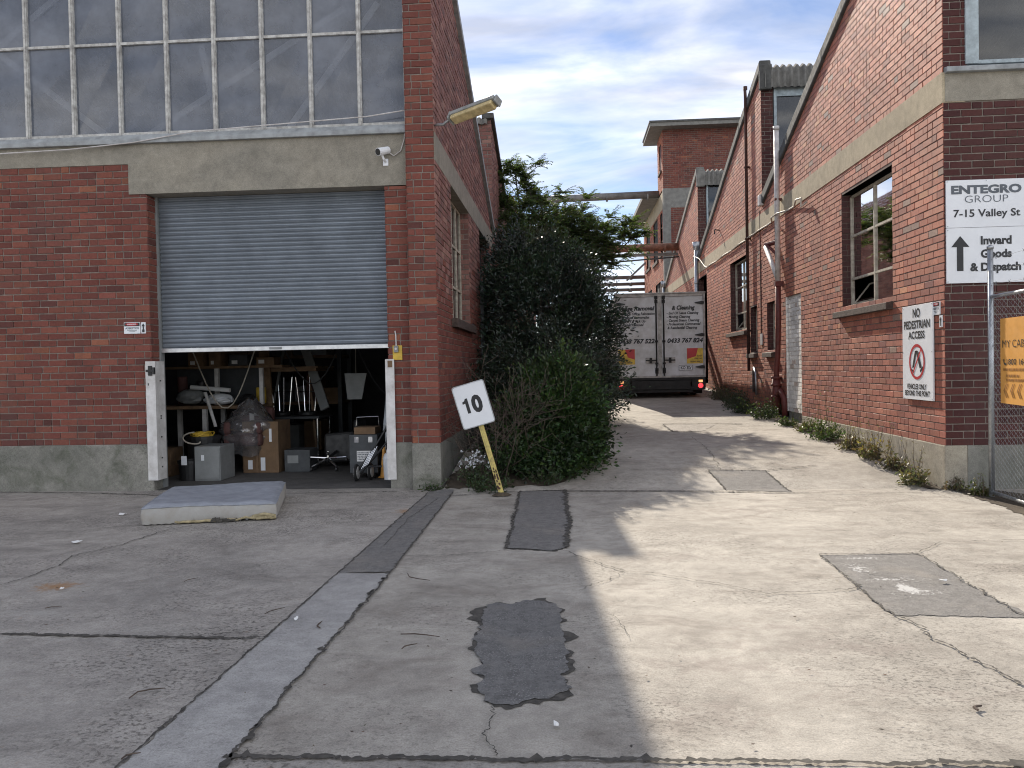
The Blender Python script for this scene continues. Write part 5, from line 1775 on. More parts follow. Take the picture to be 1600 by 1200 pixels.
# ================================================================== MATTRESS
def mattress():
    A, B_, C_, D_ = Vector((-4.34, 7.84, 0)), Vector((-3.0, 8.17, 0)), Vector((-3.42, 9.62, 0)), Vector((-4.77, 9.33, 0))
    ex = (B_ - A) * .955; ey = ((D_ - A) + (C_ - B_)) / 2
    th = .185
    t = thing('mattress', A + (ex + ey) / 2, 'worn blue grey mattress lying flat with a torn lower edge before the shutter', 'mattress')
    nx, ny = 70, 64
    m = MB(); r = random.Random(2)
    def top(u, v):
        e = min(u, 1 - u, v, 1 - v)
        z = th - .03 * max(0, 1 - e / .05) ** 2 + .006 * math.sin(u * 17) * math.sin(v * 13) + .008 * math.sin(u * 5 + v * 4)
        z += .0045 * (abs(math.sin(u * 22 + 1.2 * math.sin(v * 12))) * abs(math.sin(v * 20 + 1.2 * math.sin(u * 14)))) ** .5 - .018 * math.exp(-((u - .62) ** 2 + (v - .45) ** 2) / .05)
        p = A + ex * u + ey * v
        return (p.x, p.y, z + .02)
    for j in range(ny + 1):
        for i in range(nx + 1): m.v.append(top(i / nx, j / ny))
    for j in range(ny):
        for i in range(nx):
            a = j * (nx + 1) + i; m.f.append((a, a + 1, a + nx + 2, a + nx + 1)); m.m.append(0)
    m.build('top_panel', M['mattress'], t, smooth=True)
    m = MB()
    ring = []
    for k in range(nx): ring.append((k / nx, 0))
    for k in range(ny): ring.append((1, k / ny))
    for k in range(nx): ring.append((1 - k / nx, 1))
    for k in range(ny): ring.append((0, 1 - k / ny))
    n = len(ring); cols = 5
    for c in range(cols + 1):
        f = c / cols
        for k, (u, v) in enumerate(ring):
            b = top(u, v)
            out = .014 * math.sin(math.pi * f) + .004 * math.sin(k * .9 + c)
            cx, cy = u - .5, v - .5
            q = Vector((ex.x * cx + ey.x * cy, ex.y * cx + ey.y * cy, 0)).normalized()
            ragged = .030 * (0.5 + .5 * math.sin(k * 1.7)) if c == cols else 0
            m.v.append((b[0] + q.x * out, b[1] + q.y * out, b[2] * (1 - f) + .012 * f + ragged * (1 if (v == 0 and u > .3) else .25)))
    for c in range(cols):
        for k in range(n):
            a, b = c * n + k, c * n + (k + 1) % n
            m.f.append((a, b, b + n, a + n)); m.m.append(0)
    m.build('side_border', M['mattress_side'], t, smooth=True)
    # piping
    pts = [top(u, v) for (u, v) in ring]; pts.append(pts[0])
    MB().tube([(p[0], p[1], p[2] + .003) for p in pts], .008, 6).build('piping', M['mattress'], t, smooth=True)
    # exposed foam along the torn front edge
    m = MB(); pr = []
    for k in range(24):
        u = .24 + .76 * k / 23; p = A + ex * u - ey.normalized() * (.004 + .008 * r.random())
        pr.append((p.x, p.y, .022 + .012 * r.random() + (.012 if u > .72 else 0)))
    m.tube(pr, [.009 + .007 * r.random() + (.012 if k > 17 else 0) for k in range(24)], 7)
    m.build('torn_foam', M['foam'], t, smooth=True)
    m = MB()
    for k in range(9):
        u = .52 + .16 * r.random(); p = A + ex * u - ey.normalized() * .03
        m.obox((p.x, p.y, .02 + .03 * r.random()), Vector((.02 + .03 * r.random(), 0, .005)), Vector((0, .003, .002)), Vector((.002, 0, .006 + .006 * r.random())))
    m.build('torn_lining', M['crack'], t)
    m = MB(); p = A + ex * .93 - ey.normalized() * .02
    m.tube([(p.x - .14, p.y - .03, .05), (p.x - .02, p.y - .015, .075), (p.x + .08, p.y + .01, .055), (p.x + .02, p.y, .035), (p.x - .1, p.y - .03, .03)], .016, 7)
    m.build('foam_flap', M['foam'], t, smooth=True)


mattress()

# ================================================================== STORED GOODS INSIDE THE WAREHOUSE
def goods():
    F = .005
    # grey cabinet
    s = thing('steel_cabinet', (-5.1, 11.2, F), 'small grey steel cabinet standing just inside the shutter', 'cabinet')
    MB().box(-5.34, -4.96, 11.1, 11.6, F, .50).build('cabinet_body', M['grey_metal'], s, bevel=.008)
    m = MB().box(-5.33, -4.97, 11.085, 11.1, F + .03, .49).build('door', M['grey_metal'], s, bevel=.004)
    MB().box(-5.23, -5.19, 11.075, 11.086, .30, .38).build('lock_plate', M['sign_white'], m)
    # black bin
    s = thing('waste_bin', (-5.5, 11.3, F), 'black plastic bin with a white label behind the left door guard', 'bin')
    MB().lathe((-5.47, 11.25, F), [(.15, 0), (.17, .25), (.18, .25), (.18, .29), (.165, .29), (.15, .02)], 20).build('bin_body', M['black'], s, smooth=False)
    MB().box(-5.52, -5.44, 11.068, 11.074, .24, .37).build('label', M['sign_white'], s)
    s = thing('storage_tub', (-5.45, 11.8, F), 'dark tub heaped with cords beside the left door guard', 'tub')
    MB().lathe((-5.5, 11.75, F), [(.22, 0), (.24, .55), (.26, .55), (.26, .6), (.23, .6)], 20).build('tub_body', M['black'], s)
    m = MB(); r = random.Random(4)
    for k in range(5):
        m.tube([(-5.5 + .18 * math.cos(a + k) * (1 - .1 * k), 11.7 + .15 * math.sin(a + k), .63 + .03 * math.sin(2 * a + k)) for a in np.linspace(0, 5.6, 16)], .010, 6)
    m.build('cord', M['yellow'], s)
    tag(MB().tube([(-5.52 + .13 * math.cos(a), 11.4, .66 + .05 * math.sin(a) - .02 * a) for a in np.linspace(1.2, 6.6, 18)], .011, 7).build('cable_loop', M['cable']), 'pale loop of cable hanging over the dark tub', 'cable')
    # plastic wrapped armchair
    s = thing('wrapped_chair', (-4.85, 12.1, F), 'maroon chair bundled in clear plastic wrap', 'chair')
    m = MB().box(-5.25, -4.65, 11.85, 12.5, .42, .62).box(-5.25, -4.65, 12.35, 12.5, .6, 1.0).box(-5.25, -5.12, 11.85, 12.4, .6, .8).box(-4.78, -4.65, 11.85, 12.4, .6, .8)
    m.build('upholstery', M['maroon'], s, bevel=.05)
    for x in (-5.15, -4.75):
        for y in (11.95, 12.4): MB().box(x - .02, x + .02, y - .02, y + .02, F, .42).build('leg', M['timber'], s)
    m = MB(); r = random.Random(6); n = 26; k2 = 16
    for j in range(k2 + 1):
        f = j / k2; z = .28 + .85 * f
        rad = (.30 + .13 * math.sin(f * 2.6)) * (1 - .80 * max(0, f - .55) / .45)
        for i in range(n):
            a = 2 * math.pi * i / n
            q = rad * (1 + r.gauss(0, .07) + .09 * math.sin(5 * a + f * 6) + .05 * math.sin(11 * a - f * 4))
            m.v.append((-4.93 + q * math.cos(a) * .95 + .12 * max(0, f - .6), 12.1 + q * .8 * math.sin(a), z + r.gauss(0, .012)))
    for j in range(k2):
        for i in range(n):
            a, b = j * n + i, j * n + (i + 1) % n
            m.f.append((a, b, b + n, a + n)); m.m.append(0)
    m.build('plastic_wrap', M['plastic_wrap'], s, smooth=True)
    # cardboard box
    s = thing('cardboard_box', (-4.7, 12.2, F), 'tall brown cardboard box with white labels', 'box')
    MB().box(-4.98, -4.42, 11.95, 12.5, F, .79).build('carton', M['card'], s, bevel=.006)
    MB().box(-4.9, -4.83, 11.944, 11.95, .06, .2).build('label', M['sign_white'], s)
    MB().box(-4.70, -4.63, 11.944, 11.95, .04, .24).build('label', M['sign_white'], s)
    MB().box(-4.56, -4.52, 11.944, 11.95, .48, .68).build('label', M['sign_white'], s)
    # leaning timber
    s = MB().beam((-4.86, 12.75, .5), (-5.14, 13.3, 2.25), .18, .05, (0, 1, 0)).build('timber_plank', M['timber'], bevel=.004)
    tag(s, 'broad timber plank leaning up behind the cardboard box', 'plank')
    s = MB().beam((-4.12, 13.4, .9), (-4.75, 14.0, 2.3), .16, .04, (0, 1, 0)).build('grey_board', M['grey_metal'])
    tag(s, 'long grey board leaning at a slant among the dark stored goods', 'board')
    # workbench
    s = thing('workbench', (-5.7, 12.6, F), 'white legged workbench buried in clutter', 'table')
    MB().box(-6.6, -4.9, 12.3, 13.1, .98, 1.03).build('bench_top', M['timber'], s, bevel=.005)
    for x in (-5.75, -4.98, -6.5):
        for y in (12.36, 13.04): MB().box(x - .035, x + .035, y - .03, y + .03, F, .98).build('leg', M['steel_white'], s)
    MB().box(-6.55, -4.95, 13.08, 13.1, 1.03, 1.7).build('back_panel', M['dark_grey'], s)
    MB().box(-6.6, -4.6, 12.7, 13.1, 1.62, 1.66).build('shelf', M['timber'], s)
    for x in (-5.66, -4.92): MB().box(x - .03, x + .03, 12.6, 12.66, 1.03, 1.62).build('shelf_post', M['steel_white'], s)
    def sack(name, c, r3, m_, lab, cat, seed):
        r = random.Random(seed); q = MB(); n, k = 16, 9
        for j in range(k + 1):
            ph = math.pi * j / k
            for i in range(n):
                a = 2 * math.pi * i / n; f = 1 + r.gauss(0, .06) + .08 * math.sin(3 * a + j)
                q.v.append((c[0] + r3[0] * f * math.sin(ph) * math.cos(a), c[1] + r3[1] * f * math.sin(ph) * math.sin(a), c[2] - r3[2] * math.cos(ph) * (1 if j > k / 2 else .8)))
        for j in range(k):
            for i in range(n):
                a, b = j * n + i, j * n + (i + 1) % n
                q.f.append((a, b, b + n, a + n)); q.m.append(0)
        return tag(q.build(name, m_), lab, cat)
    sack('white_sack', (-5.55, 12.45, 1.12), (.24, .16, .10), M['sign_white'], 'crumpled white sack on the workbench', 'sack', 1)
    sack('dust_sheet', (-6.05, 12.5, 1.16), (.22, .16, .14), M['grey_metal'], 'grey folded dust sheet heaped at the left of the bench', 'sheet', 2)
    sack('black_bag', (-5.1, 12.5, 1.12), (.14, .12, .09), M['black'], 'black bag slumped at the right end of the workbench', 'bag', 3)
    tag(MB().beam((-5.62, 12.1, 1.25), (-5.42, 12.0, .72), .045, .02).build('white_lath', M['steel_white']), 'white lath leaning against the front of the workbench', 'lath')
    tag(MB().tube([(-6.0, 12.42, 1.33), (-5.35, 12.4, 1.27)], .035, 10).build('paper_roll', M['paper']), 'long paper roll lying over the workbench clutter', 'roll')
    # boxes on the shelf
    for k, (x, w, h, m_, lab) in enumerate(((-6.2, .26, .24, 'card', 'brown carton at the left end of the bench shelf'), (-5.85, .2, .3, 'timber', 'upright wooden crate on the bench shelf'), (-5.5, .3, .18, 'dark_grey', 'low dark case on the bench shelf'), (-5.05, .3, .13, 'card', 'flat brown carton at the right end of the bench shelf'))):
        b = MB().box(x, x + w, 12.75, 13.05, 1.661, 1.661 + h).build('shelf_carton', M[m_], bevel=.006)
        tag(b, lab, 'box', 'boxes on the bench shelf')
        MB().box(x + .04, x + w * .45, 12.744, 12.75, 1.69, 1.75).build('label', M['paper'], b)
    # stacked plywood
    s = tag(MB().box(-5.1, -4.2, 13.2, 14.2, 1.55, 1.60).box(-5.0, -4.15, 13.15, 14.1, 1.601, 1.63).build('plywood_sheet', M['timber']), 'sheets of plywood laid flat above the upturned chairs', 'plywood')
    # upturned chrome chairs on a table
    s = thing('folding_table', (-4.7, 13.7, F), 'dark table carrying upturned chrome legged stools', 'table')
    MB().box(-5.2, -4.2, 13.3, 14.1, .74, .78).build('table_top', M['dark_grey'], s)
    for x in (-5.15, -4.25):
        for y in (13.35, 14.05): MB().tube([(x, y, F), (x, y, .74)], .02, 8).build('leg', M['chrome'], s)
    for i, (x, lab) in enumerate(((-4.95, 'upturned chrome stool on the table, left one of two'), (-4.5, 'upturned chrome stool on the table, right one of two'))):
        t = thing('stool', (x, 13.6, .78), lab, 'stool', 'upturned stools')
        MB().lathe((x, 13.6, .78), [(.15, 0), (.17, .02), (.17, .06), (.15, .08)], 18).build('seat', M['black'], t)
        for a in (.6, 2.2, 3.75, 5.3):
            MB().tube([(x + .13 * math.cos(a), 13.6 + .13 * math.sin(a), .86), (x + .19 * math.cos(a), 13.6 + .19 * math.sin(a), 1.45)], .010, 8).build('leg', M['chrome'], t)
        MB().tube([(x + .165 * math.cos(a), 13.6 + .165 * math.sin(a), 1.2) for a in np.linspace(0, 6.28, 20)], .007, 6).build('foot_ring', M['chrome'], t)
    for i, x in enumerate((-6.4, -5.0, -2.2)):
        t = thing('storage_rack', (x, 15.6, F), ('dark pallet rack deep in the warehouse at the left of the opening', 'dark pallet rack behind the leaning plank', 'dark pallet rack deep behind the road case')[i], 'rack', 'pallet racks deep in the store')
        for dx in (-.6, .6):
            for y in (15.3, 16.0): MB().box(x + dx - .04, x + dx + .04, y - .03, y + .03, F, 3.2).build('upright', M['dark_grey'], t)
        for z in (.9, 1.8, 2.7): MB().box(x - .6, x + .6, 15.28, 16.02, z, z + .06).build('shelf', M['timber'], t)
        rr2 = random.Random(i + 4)
        for z in (F, .96, 1.86):
            u = x - .55
            while u < x + .35:
                w_ = rr2.uniform(.18, .4); h_ = rr2.uniform(.2, .6)
                b = MB().box(u, u + w_, 15.3, 15.8, z + .001, z + h_).build('rack_carton', M[rr2.choice(['card', 'dark_grey', 'timber', 'maroon', 'card', 'grey_metal'])], bevel=.006)
                tag(b, 'box stacked on the dim pallet racks at the back of the store', 'box', 'boxes on the pallet racks')
                u += w_ + rr2.uniform(.01, .1)
    s = thing('step_ladder', (-3.1, 13.8, F), 'aluminium step ladder folded against the dark stored goods', 'ladder')
    for dx in (-.17, .17): MB().beam((-3.0 + dx, 13.6, F), (-3.0 + dx * .7, 14.1, 1.9), .05, .03).build('stile', M['alu'], s)
    for k in range(6): MB().box(-3.16, -2.84, 13.63 + .075 * k, 13.70 + .075 * k, .28 + .28 * k, .30 + .28 * k).build('tread', M['alu'], s)
    for k, (x, y, z, h_, lab) in enumerate(((-6.15, 11.6, F, .42, 'low crate wedged behind the left door guard'), (-4.15, 12.0, F, .34, 'squat dark crate to the right of the tall cardboard box'), (-2.62, 12.4, F, .95, 'tall dark carton behind the equipment case'), (-3.25, 12.6, F, .4, 'low brown carton between the swivel chair and the equipment case'))):
        b = MB().box(x - .2, x + .2, y, y + .4, z, z + h_).build('crate', M[('timber', 'dark_grey', 'dark_grey', 'card')[k]], bevel=.008)
        tag(b, lab, 'crate')
        MB().box(x - .15, x + .02, y - .004, y, z + h_ * .4, z + h_ * .75).build('label', M['paper' if k == 3 else 'grey_metal'], b)
    for k, (x, z0, z1, lab) in enumerate(((-6.3, 1.04, 1.5, 'rolled carpet end standing on the bench at far left'), (-5.98, 1.04, 1.42, 'dark tin on the bench beside the rolled carpet'), (-4.98, 1.04, 1.30, 'short tin at the right end of the bench'))):
        tag(MB().lathe((x, 12.75, z0), [(.075, 0), (.08, .02), (.08, z1 - z0 - .02), (.07, z1 - z0)], 16).build('tin', M[('maroon', 'black', 'yellow')[k]]), lab, 'tin')
    rr3 = random.Random(21)
    for k, lab in enumerate(('thin pale batten leaning at the far left behind the bench', 'dark batten leaning beside the thin pale batten', 'grey conduit length leaning on the shelf post', 'thin strip leaning behind the upturned stools', 'steel rod leaning near the hanging panel', 'bent strip leaning close to the right door guard')):
        x = (-6.1, -5.85, -5.25, -4.3, -3.2, -2.65)[k]
        tag(MB().beam((x, 13.2 + .1 * k, F), (x + rr3.uniform(-.5, .5), 13.6 + .1 * k, rr3.uniform(1.7, 2.3)), rr3.uniform(.02, .06), .02).build('batten', M[('steel_white', 'timber', 'grey_metal', 'timber', 'galv', 'dark_grey')[k]]), lab, 'batten')
    for k, lab in enumerate(('black cable drooping from the ceiling behind the shutter rail', 'second droop of black cable nearer the right door guard', 'pale flex sagging over the bench shelf')):
        x0 = (-4.6, -3.4, -6.0)[k]
        pts = [(x0 + t * 1.3, 12.2, 2.3 - .9 * math.sin(math.pi * t) * (1 + .2 * k) + .05 * math.sin(9 * t)) for t in np.linspace(0, 1, 16)]
        tag(MB().tube(pts, .010, 6).build('drooping_cable', M['black' if k < 2 else 'cable']), lab, 'cable')
    # hanging panel
    s = thing('hanging_panel', (-3.47, 13, 1.5), 'tapered grey panel hanging on a cord in the dark', 'panel')
    MB().prism([(-3.66, 1.5), (-3.29, 1.5), (-3.38, 1.07), (-3.62, 1.07)], 'y', 13.0, 13.03).build('panel_sheet', M['grey_metal'], s)
    MB().tube([(-3.47, 13.01, 1.5), (-3.47, 13.01, 4.4)], .004, 5).build('cord', M['cable'], s)
    # road case with carton on top
    s = thing('road_case', (-2.9, 11.5, F), 'dark grey equipment case with bright latches near the right door guard', 'case')
    MB().box(-3.11, -2.70, 11.2, 11.7, .08, .63).build('case_body', M['dark_grey'], s, bevel=.012)
    for x in (-3.0, -2.80): MB().box(x - .03, x + .03, 11.19, 11.2, .52, .60).build('latch', M['chrome'], s)
    for x in (-3.05, -2.76): MB().lathe((x - .015, 11.25, .045), [(.02, 0), (.04, .004), (.04, .026), (.02, .03)], 14, 'x').build('caster', M['rubber'], s)
    lb = MB().box(-3.0, -2.80, 11.192, 11.2, .25, .40).build('label', M['paper'], s)
    m = MB(); r = random.Random(3)
    for j in range(5):
        x = -2.99
        while x < -2.83:
            w = r.uniform(.006, .02); m.box(x, x + w, 11.190, 11.192, .27 + .024 * j, .283 + .024 * j); x += w + .007
    m.build('print', M['ink_grey'], lb)
    tag(MB().box(-3.05, -2.74, 11.25, 11.6, .631, .73).build('flat_carton', M['card'], bevel=.005), 'flat brown carton on top of the equipment case', 'box')
    tag(MB().tube([(-3.08, 11.5, .735), (-3.07, 11.5, .86), (-2.75, 11.5, .87), (-2.74, 11.5, .735)], .008, 8).build('wire_handle', M['chrome']), 'bent chrome rail standing over the flat carton', 'rail')
    # golf trolley
    s = thing('golf_trolley', (-2.72, 11.0, F), 'folded golf trolley with white rimmed wheels leaning at the right door guard', 'trolley')
    for (x, y) in ((-2.94, 10.93), (-2.78, 11.08)):
        w = MB().lathe((x - .02, y, .125), [(.07, 0), (.105, .002), (.118, .012), (.118, .03), (.105, .04), (.07, .042)], 24, 'x').build('wheel', M['rubber'], s)
        MB().lathe((x - .026, y, .125), [(.055, .0), (.085, .0), (.085, .054), (.055, .054)], 20, 'x').build('rim', M['steel_white'], w)
    m = MB().tube([(-2.94, 10.95, .13), (-2.7, 11.0, .45), (-2.5, 11.05, .78)], .018, 8).tube([(-2.9, 10.98, .10), (-2.62, 11.02, .42), (-2.46, 11.06, .62)], .014, 8).tube([(-2.9, 11.0, .2), (-2.6, 11.0, .2)], .014, 8)
    m.build('frame', M['black'], s)
    m = MB()
    for k in range(4): m.tube([(-2.86 + .03 * k, 10.9, .18 + .02 * k), (-2.74 + .035 * k, 10.92, .40 + .03 * k)], .006, 6)
    m.build('spoke_bar', M['chrome'], s)
    s = tag(MB().lathe((-2.52, 11.1, F), [(.07, 0), (.085, .3), (.06, .36), (.035, .38), (.035, .42)], 16).build('plastic_drum', M['sign_white']), 'white plastic drum beside the right door guard', 'drum')
    s = tag(MB().lathe((-2.62, 11.25, F), [(.05, 0), (.10, .01), (.06, .03), (.02, .45), (.012, .45)], 14).build('safety_cone', M['orange_sign']), 'orange safety cone poking out behind the white drum', 'cone')
    # swivel chair on its side
    s = thing('swivel_chair', (-3.7, 12.2, F), 'office swivel chair lying tipped with its chrome star base showing', 'chair')
    for k in range(5):
        a = 2 * math.pi * k / 5 + .3
        MB().tube([(-3.7, 12.1, .2), (-3.7 + .33 * math.cos(a), 12.0 + .1 * math.sin(a), .19 + .12 * math.sin(a))], [.022, .014], 8).build('base_leg', M['chrome'], s)
        MB().lathe((-3.7 + .33 * math.cos(a) - .02, 12.0 + .1 * math.sin(a), .15 + .12 * math.sin(a)), [(.01, 0), (.03, .004), (.03, .03), (.01, .034)], 12, 'x').build('caster', M['black'], s)
    MB().tube([(-3.7, 12.1, .2), (-3.68, 12.5, .26)], .025, 10).build('stem', M['black'], s)
    m = MB().obox((-3.66, 12.6, .32), (.24, 0, .02), (.0, .05, .0), (0, .02, .24)); m.build('seat', M['black'], s, bevel=.04)
    m = MB().obox((-3.4, 12.9, .45), (.05, 0, 0), (.0, .25, .0), (0, .02, .3)); m.build('backrest', M['black'], s, bevel=.04)


goods()


# ================================================================== VEGETATION
def leaf_arrays(P, size, rng, droop=0.2, aspect=0.42, dirs=None, wob=1.0):
    """N diamond leaves with a folded midrib at points P"""
    n = len(P)
    L = size * rng.uniform(.65, 1.35, n)
    a = rng.normal(0, 1, (n, 3)) if dirs is None else dirs + rng.normal(0, .35 * wob, (n, 3))
    a[:, 2] -= droop
    a /= np.linalg.norm(a, axis=1)[:, None] + 1e-9
    b = rng.normal(0, 1, (n, 3)); b -= a * (a * b).sum(1)[:, None]; b /= np.linalg.norm(b, axis=1)[:, None] + 1e-9
    c = np.cross(a, b)
    V = np.empty((n, 4, 3))
    V[:, 0] = P
    V[:, 1] = P + a * (L * .5)[:, None] + b * (L * aspect * .5)[:, None] + c * (L * .10)[:, None]
    V[:, 2] = P + a * L[:, None]
    V[:, 3] = P + a * (L * .5)[:, None] - b * (L * aspect * .5)[:, None] + c * (L * .10)[:, None]
    return V.reshape(-1, 3)


def leaf_object(name, Vs, cols, m, parent):
    V = np.concatenate(Vs) - np.array(world_loc(parent)); C = np.concatenate(cols)
    n = len(V) // 4
    me = bpy.data.meshes.new(name)
    me.vertices.add(len(V)); me.vertices.foreach_set('co', V.ravel())
    F = np.arange(n * 4, dtype=np.int32)
    me.loops.add(n * 4); me.loops.foreach_set('vertex_index', F)
    me.polygons.add(n); me.polygons.foreach_set('loop_start', (np.arange(n) * 4).astype(np.int32))
    me.materials.append(m)
    me.update(calc_edges=True)
    me.shade_flat()
    at = me.color_attributes.new('col', 'FLOAT_COLOR', 'POINT')
    c4 = np.ones((len(V), 4)); c4[:, :3] = np.repeat(C, 4, 0); at.data.foreach_set('color', c4.ravel())
    o = bpy.data.objects.new(name, me); COL.objects.link(o)
    if parent: o.parent = parent
    return o


def tint(n, c, rng, v=.22, hue=.12):
    return np.array(c)[None] * rng.normal(1, v, (n, 1)).clip(.45, 1.8) * rng.normal(1, hue, (n, 3)).clip(.7, 1.3)


def grow(mb, p, d, ln, r, depth, rng, tips, spread=.6, bend=.18, kids=(2, 4), up=.15, minr=.003, tipsat=1):
    pts = [Vector(p)]; rs = [r]; k = 4
    d = Vector(d).normalized()
    for i in range(k):
        d = (d + Vector(rng.normal(0, bend, 3)) + Vector((0, 0, up * .3))).normalized()
        pts.append(pts[-1] + d * ln / k); rs.append(max(minr, r * (1 - .4 * (i + 1) / k)))
    mb.tube(pts, rs, 6 if r > .015 else 4)
    if depth <= tipsat:
        tips.append((pts[-1], d)); tips.append((pts[2], d))
    if depth == 0:
        return
    for j in range(rng.integers(kids[0], kids[1] + 1)):
        t = rng.integers(2, k + 1)
        nd = (d + Vector(rng.normal(0, spread, 3)) + Vector((0, 0, up))).normalized()
        grow(mb, pts[t], nd, ln * rng.uniform(.55, .85), max(minr, rs[t] * .68), depth - 1, rng, tips, spread, bend, kids, up, minr, tipsat)


def shrub(name, base, blobs, nclump, nleaf, size, colr, label, cat, m, seed, trunk_r=.05, sig=.14, stems=5, inner=None, aspect=.42, group=None, droop=.1, lit=None):
    rng = np.random.default_rng(seed)
    s = thing(name, base, label, cat, group)
    w = np.array([b[3] * b[4] * b[5] for b in blobs]); w = w / w.sum()
    cs = []
    while len(cs) < nclump:
        b = blobs[rng.choice(len(blobs), p=w)]
        q = rng.normal(0, 1, 3); q /= np.linalg.norm(q)
        rad = rng.uniform(.35, 1.0) ** .45 * (1 + rng.normal(0, .07))
        c = np.array(b[:3]) + q * np.array(b[3:]) * rad
        if c[2] > gz(c[0], c[1]) + .03 and c[0] > LX + .06:
            cs.append(c)
    cs = np.array(cs)
    mb = MB()
    r = random.Random(seed)
    for k in range(stems):
        c = cs[rng.integers(len(cs))]
        b0 = Vector(base) + Vector((r.uniform(-.25, .25), r.uniform(-.2, .2), -.02))
        mid = b0.lerp(Vector(c), .5) + Vector((r.uniform(-.15, .15), r.uniform(-.15, .15), .2))
        mb.tube([b0, b0.lerp(mid, .5) + Vector((r.uniform(-.06, .06), 0, .05)), mid, Vector(c)], [trunk_r, trunk_r * .8, trunk_r * .55, trunk_r * .2], 7)
    for c in cs[:: max(1, len(cs) // 70)]:
        b0 = Vector(base) + (Vector(c) - Vector(base)) * .45 + Vector((r.uniform(-.1, .1), r.uniform(-.1, .1), r.uniform(0, .2)))
        mb.tube([b0, b0.lerp(Vector(c), .5) + Vector((0, 0, .04)), Vector(c)], [trunk_r * .35, trunk_r * .22, .004], 5)
    mb.build('trunk', M['bark'], s)
    Vs, Cs = [], []
    ctr = np.array(blobs[0][:3])
    for c in cs:
        n = int(nleaf * rng.uniform(.35, 1.6))
        sp = sig * rng.uniform(.55, 1.5)
        P = c + rng.normal(0, 1, (n, 3)) * sp * np.array([1, 1, .8])
        out = (c - ctr); out = out / (np.linalg.norm(out) + 1e-6)
        D = np.tile(out * .5 + np.array([0, 0, .35]), (n, 1)) + (P - c) / sp * .35
        P = P[(P[:, 0] > LX + .05)]; D = D[:len(P)]
        if len(P) == 0: continue
        Vs.append(leaf_arrays(P, size * rng.uniform(.75, 1.25), rng, droop, aspect, D, 1.5))
        Cs.append(tint(len(P), np.array(colr[rng.integers(len(colr))]) * rng.uniform(.7, 1.5), rng))
        if rng.random() < .42:                                # leading shoots that break the outline
            dv = out * .55 + np.array([rng.normal(0, .25), rng.normal(0, .25), .75]); dv /= np.linalg.norm(dv)
            m_ = 26; ln = sig * rng.uniform(2.0, 4.2)
            t_ = rng.uniform(0, 1, m_)[:, None]
            P = c + dv * ln * t_ + rng.normal(0, .018, (m_, 3))
            D = np.tile(dv, (m_, 1)) * .7 + rng.normal(0, .6, (m_, 3))
            P = np.where(P[:, :1] > LX + .05, P, c)
            Vs.append(leaf_arrays(P, size * .9, rng, 0, aspect, D, .6))
            Cs.append(tint(m_, np.array(colr[rng.integers(len(colr))]) * 1.25, rng))
    leaf_object('crown', Vs, Cs, m, s)
    return s


